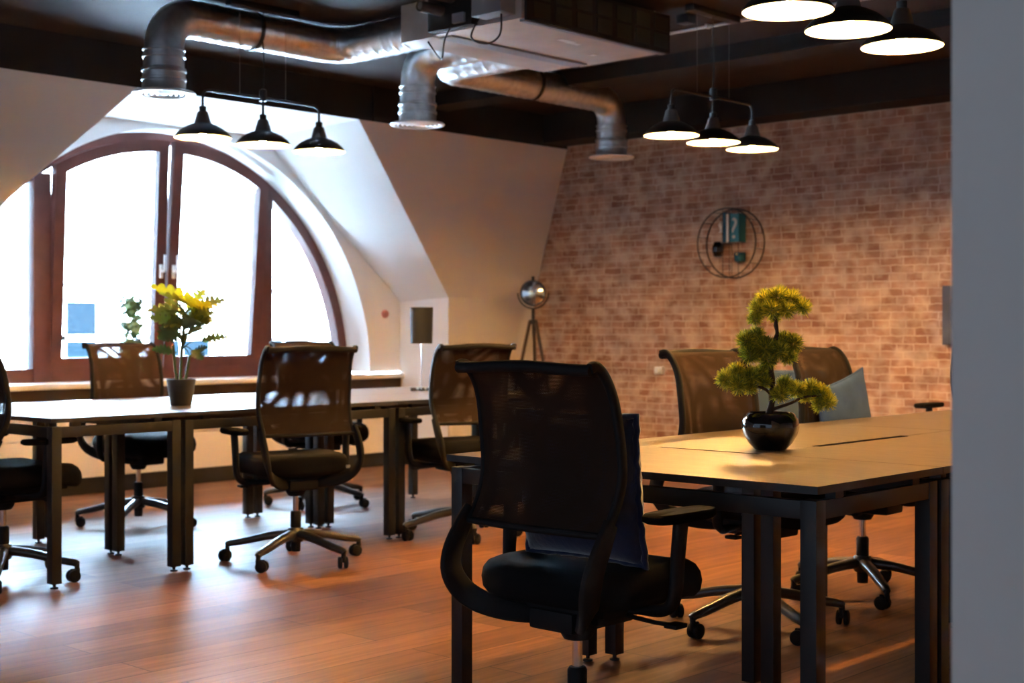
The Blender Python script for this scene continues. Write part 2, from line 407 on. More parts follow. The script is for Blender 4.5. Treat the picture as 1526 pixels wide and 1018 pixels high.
# arched wall with its reveal
outl = [(DR, 0.757), (DR, 1.35), (6.52, BT), (4.98, BT), (DL, 1.35), (DL, 0.757)]
def ray_out(th):
    d = (math.cos(th), math.sin(th)); best = 9
    for i in range(len(outl)-1):
        (x1, z1), (x2, z2) = outl[i], outl[i+1]
        ex, ez = x2-x1, z2-z1; det = d[0]*(-ez) + ex*d[1]
        if abs(det) < 1e-9: continue
        qx, qz = x1-AX, z1-AZ
        t = (qx*(-ez) + ex*qz)/det; u = (d[0]*qz - d[1]*qx)/det
        if t > 0 and -1e-6 <= u <= 1+1e-6: best = min(best, t)
    return best
ths = [PI*i/96 for i in range(97)] + [math.atan2(z-AZ, x-AX) for x, z in outl[1:-1]]
ths = sorted(set(ths)); ths[0] = 0.0
b = MB()
for i in range(len(ths)-1):
    q = []
    for th in (ths[i], ths[i+1]):
        t = max(ray_out(max(th, 1e-4) if th < 1 else min(th, PI-1e-4)), AR+0.004)
        q.append(((AX+AR*math.cos(th), WY, AZ+AR*math.sin(th)), (AX+t*math.cos(th), WY, AZ+t*math.sin(th)), (AX+AR*math.cos(th), WY+0.42, AZ+AR*math.sin(th))))
    b.face([q[0][0], q[0][1], q[1][1], q[1][0]])
    b.face([q[0][0], q[1][0], q[1][2], q[0][2]])
b.face([(DL, WY, 0), (DR, WY, 0), (DR, WY, 0.757), (DL, WY, 0.757)])
struct('wall_window', b, 'white_wall', angle=30)
# tan service panels below the sill with a groove
b = MB()
b.box(DL+0.01, DR-0.01, WY-0.022, WY-0.002, 0.11, 0.375); b.box(DL+0.01, DR-0.01, WY-0.022, WY-0.002, 0.387, 0.632)
struct('trim_1', b, 'sill')
b = MB(); b.box(DL, DR, WY-0.055, WY+0.45, 0.720, 0.757, bev=0.004); struct('trim_2', b, 'sill')
# dark beams
b = MB(); b.box(XL, BX, TY, TY+0.35, TZ, CZ); b.box(6.78, 6.815, TY-0.012, TY, TZ, CZ); struct('trim_3', b, 'beam')
b = MB(); b.box(BX-0.30, BX, YB, TY, 2.665, CZ); struct('trim_4', b, 'beam')
b = MB(); b.box(7.30, 7.55, YB, TY, CZ-0.10, CZ); struct('trim_5', b, 'beam')
# skirtings
b = MB(); b.box(DL, DR, WY-0.042, WY-0.022, 0, 0.11); struct('baseboard_window', b, 'skirting')
b = MB(); b.box(DR-0.018, DR, KY-0.018, WY-0.042, 0, 0.11); b.box(DR, BX, KY-0.018, KY, 0, 0.11); struct('baseboard_left', b, 'skirting')
b = MB(); b.box(XL, DL, KY-0.018, KY, 0, 0.11); b.box(DL, DL+0.018, KY-0.018, WY-0.042, 0, 0.11); struct('baseboard_dormer', b, 'skirting')
b = MB(); b.box(BX-0.018, BX, YB, KY-0.018, 0, 0.09); struct('baseboard_right', b, 'skirting')
# grey wall end close to the viewer, right
pc = (FW + RT*((1416.5-HX)/FPX))*1.75
b = MB(); b.box(pc.x, pc.x+0.16, YB, pc.y, 0, CZ, bev=0.004); struct('wall_near', b, 'pillar')

b = MB(); b.box(XL, BX+0.25, YB-0.2, YB, 0, CZ+0.12); struct('wall_back', b, 'white_wall')
# radiator grille under the sill
b = MB()
b.box(DL+0.02, DR-0.02, WY-0.012, WY-0.002, 0.638, 0.716, 1)
for k in range(6): b.box(DL+0.02, DR-0.02, WY-0.034, WY-0.012, 0.641+k*0.013, 0.648+k*0.013, 0)
for x in (DL+0.02, DR-0.03): b.box(x, x+0.01, WY-0.035, WY-0.004, 0.636, 0.718, 0)
tag(mk('radiator_grille', b, ['dark_wood', 'skirting'], origin=(5.74, WY, 0.638)), 'long dark slatted radiator grille under the window sill', 'grille')

# ------------------------------------------------------------------ arched window
win = bpy.data.objects.new('window_1', None); COL.objects.link(win); win.location = (AX, 8.97, 0.757); win['kind'] = 'structure'
W0 = (AX, 8.97, 0.757)
def arcz(x, r): return AZ + math.sqrt(max(0, r*r - (x-AX)**2))
b = MB()
n = 72
for (r0, r1, y0, y1) in ((1.80, 1.715, 8.93, 9.03),):
    rr = []
    for i in range(n+1):
        th = PI*i/n; c, s_ = math.cos(th), math.sin(th)
        rr.append([(AX+r0*c, y0, AZ+r0*s_), (AX+r0*c, y1, AZ+r0*s_), (AX+r1*c, y1, AZ+r1*s_), (AX+r1*c, y0, AZ+r1*s_)])
    b.rings(rr)
b.box(AX-1.79, AX+1.79, 8.93, 9.03, 0.757, 0.850)
mk('frame', b, 'frame_brown', win, W0, angle=30)
for sx in (-1, 1):
    b = MB(); x0 = AX+sx*0.95-0.065; b.box(x0, x0+0.13, 8.915, 9.03, 0.757, arcz(AX+sx*0.99, 1.74), bev=0.004); mk('mullion', b, 'frame_brown', win, W0)
    b = MB(); xs = [AX+sx*(1.0+0.72*k/14) for k in range(15)]
    for y in (8.985, 8.991):
        b.face([(x, y, 0.82) for x in (xs[0], xs[-1])] + [(x, y, max(0.83, arcz(x, 1.73))) for x in xs[::-1]])
    mk('pane', b, 'glass', win, W0)
def sash(x0, x1, tilt, handle_x):
    zb = 0.842
    def T(x, y, z): return (x, y - (z-zb)*math.sin(R(tilt)), zb + (z-zb)*math.cos(R(tilt)))
    def loop(m, r, y):
        a, c = x0+m, x1-m; k = 24
        xs = [a+(c-a)*i/k for i in range(k+1)]
        pts = [(a, zb+m), (c, zb+m)] + [(x, arcz(x, r)) for x in xs[::-1]]
        return [T(p[0], y, p[1]) for p in pts]
    b = MB(); w = 0.082
    lo = [loop(0, 1.735, 8.925), loop(w, 1.735-w, 8.925), loop(w, 1.735-w, 8.985), loop(0, 1.735, 8.985)]
    b.rings([list(x) for x in lo], closed=True, smooth=False)
    s = mk('sash', b, 'frame_brown', win, W0, angle=30)
    b = MB()
    b.face(loop(w-0.01, 1.735-w+0.01, 8.952)); b.face(loop(w-0.01, 1.735-w+0.01, 8.958))
    mk('pane', b, 'glass', s, W0)
    b = MB()
    p = Vector(T(handle_x, 8.925, 1.55))
    b.box(p.x-0.014, p.x+0.014, p.y-0.012, p.y, p.z-0.05, p.z+0.05, bev=0.004)
    b.tube(fillet([p, p+Vector((0, -0.055, 0)), p+Vector((0, -0.055, 0.12))], 0.02), 0.010, 10)
    mk('handle', b, 'white_plastic', s, W0)
sash(AX-0.885, AX+0.012, 3.2, AX-0.03)
sash(AX+0.020, AX+0.885, 5.4, AX+0.06)

# building across the street
FY = 20.0
bl = thing('building', 'pale sunlit brick building across the street outside the window', 'building', (13.5, FY, -6))
O = (13.5, FY, -6)
wins = [(11.25, 0.62), (13.40, 0.62), (15.55, 0.62), (17.7, 0.62), (9.1, 0.62)]
b = MB(); b.box(2, 30, FY+0.06, FY+0.5, -6, 9.0); mk('wall', b, 'facade', bl, O)
for (x, hw) in wins:
    b = MB()
    arch = [(x+(hw+0.10)*math.cos(PI*0.86-PI*0.72*i/16)/math.cos(PI*0.14), 1.56+0.26*(math.sin(PI*0.14+PI*0.72*i/16)-math.sin(PI*0.14))/(1-math.sin(PI*0.14))) for i in range(17)]
    b.bar([(p[0], FY+0.05, p[1]) for p in arch], 0.045, 0.09, (0, 1, 0)); mk('arch_lintel', b, 'lintel', bl, O)
    b = MB(); w = 0.05
    b.box(x-hw, x+hw, FY+0.03, FY+0.058, 0.34, 0.34+w); b.box(x-hw, x+hw, FY+0.03, FY+0.058, 1.55, 1.6)
    for xx in (x-hw, x-0.025, x+hw-w): b.box(xx, xx+w+0.02, FY+0.03, FY+0.058, 0.34, 1.6)
    b.box(x-hw, x+hw, FY+0.03, FY+0.058, 0.93, 1.03)
    fr = mk('window_frame', b, 'facade_frame', bl, O)
    b = MB(); b.box(x-hw+0.03, x+hw-0.03, FY+0.045, FY+0.057, 0.36, 1.57); mk('window_pane', b, 'facade_pane', fr, O)
    if x > 12:  # white panel stands in for sky reflected in the upper panes
        b = MB(); b.box(x-hw+0.03, x+hw-0.03, FY+0.036, FY+0.044, 0.98, 1.57); mk('sky_reflection', b, 'facade_frame', fr, O)['label'] = 'white panel imitating sky reflected in the upper pane'
b = MB(); b.box(2, 30, 9.5, FY, -6.2, -6.0); tag(mk('street', b, 'facade', origin=(13, 15, -6.2)), 'street below the window', 'street'); bpy.data.objects['street']['kind'] = 'structure'

# ------------------------------------------------------------------ office chair (faces local +x)
def make_chair():
    root = thing('office_chair', 'chair', 'office chair')
    HW = 0.232
    prof = [(-0.170, 0.622), (-0.140, 0.665), (-0.115, 0.715), (-0.104, 0.77), (-0.108, 0.83), (-0.117, 0.89), (-0.128, 0.945), (-0.147, 0.99), (-0.172, 1.022), (-0.197, 1.036), (-0.217, 1.031)]
    P = [(p.x, p.z) for p in smooth_path([(x, 0, z) for x, z in prof], 4)]
    def hw(z): return HW - 0.010*max(0, (z-0.85)/0.2) - 0.006*max(0, (0.75-z)/0.13)
    # seat
    b = MB(); ny = 28; rings_ = []
    def foot(r, z):
        out = []
        for k in range(56):
            th = 2*PI*k/56; e = 0.42
            cx = math.copysign(abs(math.cos(th))**e, math.cos(th)); cy = math.copysign(abs(math.sin(th))**e, math.sin(th))
            x = 0.06 + 0.24*r*cx; y = 0.238*r*cy
            zz = z - (0.035*max(0, (x-0.18)/0.12)**2 if z > 0 else 0)
            out.append(Vector((x, y, zz)))
        return out
    for r, z in ((0.0, 0.425), (0.80, 0.425), (0.93, 0.432), (0.985, 0.452), (1.0, 0.478), (0.985, 0.500), (0.94, 0.517), (0.86, 0.526), (0.6, 0.524), (0.3, 0.520), (0.0, 0.518)):
        rings_.append(foot(max(r, 0.01), z))
    b.rings(rings_); mk('seat', b, 'fabric', root, angle=60)
    for bx in ((-0.183, -0.1785, -0.205, -0.185, 0.458, 0.472), (0.118, 0.132, -0.2405, -0.2355, 0.455, 0.458)):
        b = MB(); b.box(*bx); mk('care_tag', b, 'label_grey', root)['label'] = 'small grey care tag'
    # seat shell
    b = MB(); b.box(-0.10, 0.22, -0.17, 0.17, 0.405, 0.430, bev=0.008); mk('seat_shell', b, 'plastic', root)
    # woven back, two layers of net
    b = MB()
    for layer, off in ((0, -0.010), (1, 0.004)):
        V = []
        for i, (x, z) in enumerate(P):
            row = []
            for k in range(17):
                t = -1+2*k/16
                row.append(b.bm.verts.new((x + off - 0.016*(1-t*t), t*hw(z), z)))
            V.append(row)
        for i in range(len(V)-1):
            for k in range(16):
                f = b.bm.faces.new((V[i][k], V[i][k+1], V[i+1][k+1], V[i+1][k])); f.material_index = layer
    mk('backrest', b, ['net_a', 'net_b'], root, recalc=False)
    # side rails, top roll, lower rail
    b = MB()
    for sy in (-1, 1):
        b.bar([(x, sy*hw(z), z) for x, z in P], 0.026, 0.016, (0, 1, 0))
    tx, tz = P[-3]
    b.tube([(tx-0.004-0.016*(1-t*t), t*hw(1.03), tz-0.004+0.004*math.cos(t*PI)) for t in [-1+2*k/16 for k in range(17)]], 0.0155, 10)
    x, z = P[0]
    b.tube([(x-0.004-0.016*(1-t*t), t*hw(z), z+0.003) for t in [-1+2*k/12 for k in range(13)]], 0.009, 8)
    mk('back_frame', b, 'plastic', root, angle=50)
    # looping support arms
    for sy in (-1, 1):
        b = MB()
        pts = smooth_path([(-0.155, sy*0.236, 0.655), (-0.188, sy*0.240, 0.605), (-0.222, sy*0.240, 0.545), (-0.228, sy*0.232, 0.490), (-0.200, sy*0.205, 0.437), (-0.150, sy*0.150, 0.402), (-0.090, sy*0.085, 0.386), (-0.02, sy*0.045, 0.385)], 6)
        b.bar(pts, lambda t: 0.044+0.020*math.sin(PI*min(1, t*1.1)), lambda t: 0.020, lambda t: (0.25*t, 1, 0.0), bev=0.3)
        mk('support_arm', b, 'plastic', root, angle=50)
    # mechanism
    b = MB(); b.box(-0.11, 0.15, -0.075, 0.075, 0.352, 0.408, bev=0.014); b.box(-0.05, 0.10, -0.11, 0.11, 0.372, 0.404, bev=0.008)
    b.lathe([(0.0, 0.318), (0.036, 0.320), (0.048, 0.340), (0.052, 0.375), (0.0, 0.38)], (0, 0, 0), 24)
    for sy in (-1, 1):
        for xx in (-0.06, 0.09): b.lathe([(0.0, 0), (0.009, 0), (0.009, 0.004), (0, 0.004)], (xx, sy*0.075, 0.38), 12, mtx=Matrix.Rotation(-sy*PI/2, 4, 'X'))
    mk('tilt_mechanism', b, 'plastic', root)
    for sy, x0 in ((-1, 0.07), (1, 0.03)):
        b = MB(); b.tube([(x0, sy*0.07, 0.385), (x0, sy*0.20, 0.378), (x0+0.015, sy*0.235, 0.375)], 0.006, 8); b.box(x0-0.005, x0+0.045, sy*0.25-0.02, sy*0.25+0.02, 0.368, 0.380, bev=0.004); mk('lever', b, 'plastic', root)
    b = MB(); b.lathe([(0, 0.12), (0.0135, 0.12), (0.0135, 0.33), (0, 0.33)], seg=20); mk('gas_column', b, 'chrome', root)['label'] = 'chrome gas column'
    b = MB(); b.lathe([(0, 0.05), (0.022, 0.05), (0.023, 0.06), (0.026, 0.155), (0.026, 0.238), (0.021, 0.246), (0, 0.246)], seg=24); mk('column_sleeve', b, 'plastic', root)
    # armrests
    for sy in (-1, 1):
        b = MB()
        path = smooth_path([(0.000, sy*0.10, 0.395), (0.02, sy*0.20, 0.392), (0.035, sy*0.262, 0.402), (0.043, sy*0.283, 0.440), (0.050, sy*0.287, 0.54), (0.058, sy*0.290, 0.626)], 6)
        b.bar(path, lambda t: 0.034+0.014*t, lambda t: 0.022+0.004*t, lambda t: (0, 1-0.9*max(0, 0.35-t)/0.35, 0.9*max(0, 0.35-t)/0.35), bev=0.4)
        arm = mk('armrest', b, 'plastic', root, angle=50)
        b = MB(); pl = []
        for k in range(28):
            th = 2*PI*k/28; pl.append((0.055+0.128*math.copysign(abs(math.cos(th))**0.55, math.cos(th)), sy*0.290+0.043*math.copysign(abs(math.sin(th))**0.55, math.sin(th))))
        cx, cy = 0.055, sy*0.290
        rr = []
        for sc, z in ((0.01, 0.624), (0.88, 0.624), (1.0, 0.631), (1.0, 0.643), (0.94, 0.649), (0.01, 0.650)):
            rr.append([Vector((cx+(p[0]-cx)*sc, cy+(p[1]-cy)*sc, z)) for p in pl])
        b.rings(rr); mk('arm_pad', b, 'arm_pad', arm)
    # five star base
    b = MB(); b.lathe([(0, 0.098), (0.034, 0.098), (0.042, 0.115), (0.042, 0.150), (0.034, 0.166), (0, 0.166)], seg=28); hub = mk('base_hub', b, 'base_metal', root)
    for k in range(5):
        a = 2*PI*k/5 + 0.35
        mt = Matrix.Rotation(a, 4, 'Z')
        b = MB()
        b.bar([mt @ Vector(p) for p in smooth_path([(0.03, 0, 0.136), (0.14, 0, 0.122), (0.25, 0, 0.098), (0.322, 0, 0.085), (0.340, 0, 0.076)], 4)], lambda t: 0.040-0.014*t, lambda t: 0.050-0.022*t, (mt @ Vector((0, 1, 0))), bev=0.35)
        leg = mk('base_leg', b, 'base_metal', root, angle=45)
        b = MB(); c = mt @ Vector((0.336, 0, 0))
        b.lathe([(0, 0.05), (0.011, 0.05), (0.011, 0.086), (0, 0.086)], c, 12)
        sp = Matrix.Translation(c) @ Matrix.Rotation(a + 1.1 + 0.7*k, 4, 'Z')
        for s2 in (-1, 1):
            b.lathe([(0, 0), (0.022, 0), (0.0275, 0.004), (0.0275, 0.016), (0.022, 0.019), (0, 0.019)], (0, 0, 0), 22, mtx=sp @ Matrix.Translation((0.018, s2*0.014-0.0095, 0.0277)) @ Matrix.Rotation(-PI/2, 4, 'X') @ Matrix.Translation((0, 0, -0.0)))
        b.box(-0.012, 0.030, -0.006, 0.006, 0.030, 0.060, bev=0.003, mtx=sp)
        mk('caster', b, 'plastic', leg)
    return root

chairs = [
    # x, y, heading (deg), label
    (2.79, 2.36, 0, 'large black mesh chair in the foreground with a navy cushion on it'),
    (4.25, 5.38, 74, 'black mesh chair seen from behind at the middle of the bright white desk row'),
    (4.43, 7.05, -88, 'black mesh chair facing the viewer beside the yellow-leaved potted plant, window behind it'),
    (5.39, 5.40, 74, 'black mesh chair half hidden behind the foreground chair, near the charcoal table lamp'),
    (5.73, 7.02, -96, 'chair mostly hidden behind another chair back on the window side of the desk row'),
    (3.03, 5.92, 2, 'black mesh chair cut by the left photo edge at the desk row end'),
    (4.50, 2.93, -93, 'brown-lit mesh chair just left behind the bonsai, across the foreground desk'),
    (5.36, 2.95, -88, 'brown-lit mesh chair right of the bonsai carrying the grey-blue cushion'),
    (7.16, 3.22, 180, 'chair beside the grey wall of which only an armrest and a wheel show'),
]
c0 = make_chair()
CH = []
for i, (x, y, h, lab) in enumerate(chairs):
    c = c0 if i == 0 else dup(c0)
    c.location = (x, y, 0); c.rotation_euler = (0, 0, R(h)); c['label'] = lab; c['group'] = 'mesh office chairs'
    CH.append(c)
for ch in CH[0].children:
    if ch.name.split('.')[0] == 'armrest': ch.location.z = 0.024
UPPER = ('seat', 'seat_shell', 'care_tag', 'backrest', 'back_frame', 'support_arm', 'tilt_mechanism', 'lever', 'gas_column', 'armrest')
for ch in CH[8].children:      # set higher on its gas column
    if ch.name.split('.')[0] in UPPER: ch.location.z = 0.075
for k, da in ((6, 29), (7, 5), (1, 35)):   # bases swivel freely
    for ch in CH[k].children:
        if ch.name.split('.')[0] == 'base_leg': ch.rotation_euler.z = R(da)
for k in (6, 7):   # these two have the back set further out
    for ch in CH[k].children:
        if ch.name.split('.')[0] in ('backrest', 'back_frame', 'support_arm'): ch.location.x = -0.055

# ------------------------------------------------------------------ cushions
def cushion(name, label, m, w, h, t, mtx, ruched=False):
    b = MB(); nu, nv = 26, 26
    def th(u, v):
        return t*0.5*((1-abs(u)**2.6)*(1-abs(v)**2.6))**0.5
    for sgn in (1, -1):
        V = []
        for i in range(nu+1):
            row = []
            for j in range(nv+1):
                u = -1+2*i/nu; v = -1+2*j/nv
                pin = 1 - 0.07*(1-abs(u)**2)*0 - 0.06*(1-v*v)*(abs(u)**6) 
                pin2 = 1 - 0.06*(1-u*u)*(abs(v)**6)
                d = th(u, v) + 0.004*noise.noise((u*3, v*3, sgn))*(1-abs(u)**4)*(1-abs(v)**4)
                if ruched: d += 0.004*math.sin(v*46)*abs(u)**5*(1-abs(u)**9)
                row.append(b.bm.verts.new((u*w/2*pin, sgn*d, v*h/2*pin2)))
            V.append(row)
        for i in range(nu):
            for j in range(nv):
                b.bm.faces.new((V[i][j], V[i+1][j], V[i+1][j+1], V[i][j+1]))
    bmesh.ops.remove_doubles(b.bm, verts=b.bm.verts[:], dist=0.0008)
    edge = []
    for k in range(4):
        for i in range(20):
            s_ = -1+2*i/20
            u, v = [(s_, -1), (1, s_), (-s_, 1), (-1, -s_)][k]
            pin = 1 - 0.06*(1-v*v)*(abs(u)**6); pin2 = 1 - 0.06*(1-u*u)*(abs(v)**6)
            edge.append((u*w/2*pin, (0.004*math.sin(i*2.4) if ruched else 0), v*h/2*pin2))
    o = mk(name, b, m, angle=80)
    b = MB(); b.tube(edge, (0.009 if ruched else 0.005), 8, closed=True)
    pz = mk('piping', b, m, o, angle=80)
    o.matrix_world = mtx
    return tag(o, label, 'cushion')
def seat_mtx(ch, lx, ly, lz, lean, rz=0, roll=0):
    base = Matrix.Translation(ch.location) @ Matrix.Rotation(ch.rotation_euler[2], 4, 'Z')
    return base @ Matrix.Translation((lx, ly, lz)) @ Matrix.Rotation(rz, 4, 'Z') @ Matrix.Rotation(lean, 4, 'Y') @ Matrix.Rotation(roll, 4, 'X') @ Matrix.Rotation(PI/2, 4, 'Z')
cushion('cushion', 'navy velvet cushion with ruched edge standing on the foreground chair', 'navy', 0.40, 0.385, 0.155, seat_mtx(CH[0], -0.005, -0.015, 0.718, R(-6)), True)
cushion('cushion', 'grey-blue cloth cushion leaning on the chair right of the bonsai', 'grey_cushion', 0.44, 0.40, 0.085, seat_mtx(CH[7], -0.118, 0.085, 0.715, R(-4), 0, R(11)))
ac = px_point(1172, 700, 8.3); ac.z = 0
arm = thing('armchair', 'grey-green upholstered armchair glimpsed between the two chair backs behind the bonsai', 'armchair', ac, YAW-PI/2)
b = MB(); b.box(-0.25, 0.25, -0.02, 0.10, 0.30, 0.88, bev=0.045); mk('backrest', b, 'teal_cushion', arm)
b = MB(); b.box(-0.25, 0.25, 0.10, 0.56, 0.22, 0.42, bev=0.04); mk('seat', b, 'teal_cushion', arm)
for sx in (-1, 1):
    b = MB(); b.box(sx*0.29-0.045, sx*0.29+0.045, 0.0, 0.56, 0.20, 0.60, bev=0.035); mk('armrest', b, 'teal_cushion', arm)
for sx in (-1, 1):
    for sy in (0.04, 0.50):
        b = MB(); b.tube([(sx*0.24, sy, 0.25), (sx*0.26, sy, 0)], 0.016, 10); mk('leg', b, 'dark_wood', arm)

# ------------------------------------------------------------------ desks
TH = 0.02
def desk(name, label, x0, x1, y0, y1, group, notch=None, legs=True):
    z = 0.74
    root = thing(name, label, 'desk', ((x0+x1)/2, (y0+y1)/2, 0), 0, group)
    O = tuple(root.location)
    g = 0.0015
    X0, X1, Y0, Y1 = x0+g, x1-g, y0+g, y1-g
    poly = [(X0, Y0), (X1, Y0), (X1, Y1), (X0, Y1)]
    nd = 0.016
    if notch:
        sd, a, c = notch
        if sd == 'y1': poly = [(X0, Y0), (X1, Y0), (X1, Y1), (c, Y1), (c, Y1-nd), (a, Y1-nd), (a, Y1), (X0, Y1)]
        if sd == 'y0': poly = [(X0, Y0), (a, Y0), (a, Y0+nd), (c, Y0+nd), (c, Y0), (X1, Y0), (X1, Y1), (X0, Y1)]
        if sd == 'x1': poly = [(X0, Y0), (X1, Y0), (X1, a), (X1-nd, a), (X1-nd, c), (X1, c), (X1, Y1), (X0, Y1)]
    b = MB(); b.prism(poly, 'z', z-TH, z, 0, 1); mk('tabletop', b, ['top', 'desk_edge'], root, O)
    s = 0.046; i_ = 0.012
    fx0, fx1, fy0, fy1 = x0+i_, x1-i_, y0+i_, y1-i_
    # under frame: rails all round with small spacers carrying the top
    b = MB(); zr = z-TH-0.018; rh = 0.048
    e = 0.002
    b.box(fx0+s, fx1-s, fy0+e, fy0+0.03, zr-rh, zr-e, bev=0.002); b.box(fx0+s, fx1-s, fy1-0.03, fy1-e, zr-rh, zr-e, bev=0.002)
    b.box(fx0+e, fx0+0.03, fy0+s, fy1-s, zr-rh, zr-e, bev=0.002); b.box(fx1-0.03, fx1-e, fy0+s, fy1-s, zr-rh, zr-e, bev=0.002)
    for px in (fx0+0.10, fx1-0.14):
        for py in (fy0+0.004, fy1-0.034): b.box(px, px+0.04, py, py+0.03, zr-0.004, z-TH)
    mk('rail_frame', b, 'black_metal', root, O)
    for (px, py) in ((fx0, fy0), (fx1-s, fy0), (fx0, fy1-s), (fx1-s, fy1-s)):
        b = MB(); b.box(px, px+s, py, py+s, 0.022, zr, bev=0.002); lg = mk('leg', b, 'black_metal', root, O)
        b = MB(); b.lathe([(0, 0), (0.017, 0), (0.017, 0.006), (0.007, 0.009), (0.007, 0.024), (0, 0.024)], (px+s/2, py+s/2, 0), 14); mk('foot', b, 'black_metal', lg, O)
    return root
def bench(x0, y0, texts, group, slits):
    ew, bw, dp = 0.675, 1.345, (1.24 if slits else 1.325)
    desk('desk', texts[0], x0, x0+ew, y0, y0+dp+(0.06 if slits else 0), group, ('x1', y0+dp*0.48, y0+dp*0.79) if slits else None)
    k = 1
    for i in range(2):
        a = x0+ew+i*bw
        nn = (a+0.36, a+0.98) if slits else None
        desk('desk', texts[k], a, a+bw, y0, y0+dp/2, group, ('y1', *nn) if nn else None); k += 1
        desk('desk', texts[k], a, a+bw, y0+dp/2, y0+dp, group, ('y0', *nn) if nn else None); k += 1
bench(3.055, 5.545, ['narrow end desk at the near left end of the bright desk row',
                     'desk in the bright row with the middle mesh chair pulled up to it',
                     'window-side desk in the bright row, facing chair behind it by the potted plant',
                     'desk at the far end of the bright row with the half-hidden chair at it',
                     'window-side far desk of the bright row behind the charcoal table lamp'], 'bright desks by the window', False)
bench(3.015, 1.780, ['lamp-lit end desk in the foreground with its corner towards the viewer',
                     'foreground-row desk cut by the grey wall, near side of the dark cable slot',
                     'foreground-row desk behind the bonsai with a mesh chair across it',
                     'far desk of the foreground row, mostly hidden by the grey wall',
                     'far desk of the foreground row in front of the brick wall, by the grey-blue cushion'], 'lamp-lit desks in the foreground', True)

# ------------------------------------------------------------------ bonsai
BD = 4.48
bp = px_point(1148, 670, BD); bp.z = 0.74
bon = thing('bonsai_tree', 'artificial bonsai with yellow-green needle pads in a glossy black pot on the foreground desk', 'bonsai', bp)
O = tuple(bp)
b = MB(); b.lathe([(0, 0), (0.046, 0), (0.052, 0.003), (0.070, 0.022), (0.086, 0.050), (0.092, 0.074), (0.088, 0.098), (0.076, 0.115), (0.070, 0.119), (0.066, 0.117), (0.066, 0.10), (0, 0.10)], bp, 48)
mk('pot', b, 'pot_black', bon, O, angle=60)
b = MB(); b.lathe([(0, 0.112), (0.03, 0.111), (0.0665, 0.104), (0.0665, 0.10)], bp, 24); mk('soil', b, 'soil', bon, O)
def bpt(x, y, off=0.0): return px_point(x, y, BD+off)
b = MB()
tr = smooth_path([bpt(1146, 618), bpt(1150, 600), bpt(1151, 575, .01), bpt(1149, 548, .01), bpt(1152, 520, .005), bpt(1158, 498), bpt(1156, 482), bpt(1158, 465)], 6)
b.tube(tr, lambda t: 0.0115-0.0065*t + 0.0012*math.sin(t*40), 10)
b.tube(smooth_path([bpt(1148, 612), bpt(1160, 607, -.01), bpt(1178, 601, -.02), bpt(1198, 592, -.02), bpt(1222, 590, -.01)], 5), lambda t: 0.006-0.003*t, 8)
b.tube(smooth_path([bpt(1150, 590), bpt(1140, 580, -.01), bpt(1122, 575, -.01), bpt(1100, 570, 0)], 5), lambda t: 0.006-0.003*t, 8)
b.tube(smooth_path([bpt(1153, 505), bpt(1170, 500, .02), bpt(1185, 505, .02)], 5), lambda t: 0.005-0.002*t, 8)
mk('trunk', b, 'bark', bon, O)
def pad(puffs, seed, dark):
    rnd = random.Random(seed); b = MB()
    for (x, y, r, off) in puffs:
        c = bpt(x, y, off); r *= 1.14
        for _ in range(int(1000*(r/0.034)**1.5)):
            d = Vector((rnd.gauss(0, 1), rnd.gauss(0, 1), rnd.gauss(0.35, 1))).normalized()
            p0 = c + d*r*rnd.uniform(0.15, 0.62)
            d2 = (d + Vector((rnd.uniform(-.5, .5), rnd.uniform(-.5, .5), rnd.uniform(-.2, .6)))).normalized()
            L = r*rnd.uniform(0.38, 0.62)
            sd = d2.cross(Vector((rnd.gauss(0, 1), rnd.gauss(0, 1), rnd.gauss(0, 1)))).normalized()*0.0011
            tip = p0 + d2*L
            mi = 1 if rnd.random() < dark else 0
            b.face([p0-sd, p0+sd, tip+sd*0.35, tip-sd*0.35], mi)
    mk('foliage', b, ['needle_a', 'needle_b'], bon, O, recalc=False)
pad([(1130, 462, .032, 0), (1140, 448, .034, .01), (1160, 443, .035, 0), (1180, 447, .033, .01), (1196, 458, .029, 0), (1172, 462, .03, -.02), (1150, 462, .032, -.03), (1125, 476, .024, .01), (1155, 474, .02, .02)], 1, .38)
pad([(1112, 508, .033, 0), (1118, 528, .035, -.01), (1140, 518, .036, -.03), (1160, 524, .034, -.03), (1182, 512, .032, 0), (1175, 532, .028, .02), (1145, 536, .032, 0), (1128, 500, .028, .02), (1168, 508, .03, .01)], 2, .62)
pad([(1082, 566, .032, 0), (1098, 556, .032, .02), (1100, 574, .032, -.03), (1120, 562, .033, .0), (1136, 556, .028, .02), (1118, 578, .024, -.02), (1140, 570, .024, 0)], 3, .40)
pad([(1162, 588, .028, -.03), (1170, 575, .030, 0), (1188, 582, .030, -.02), (1208, 580, .032, 0), (1224, 588, .031, 0), (1234, 599, .028, -.01), (1220, 604, .024, .01), (1200, 590, .024, .02)], 4, .42)

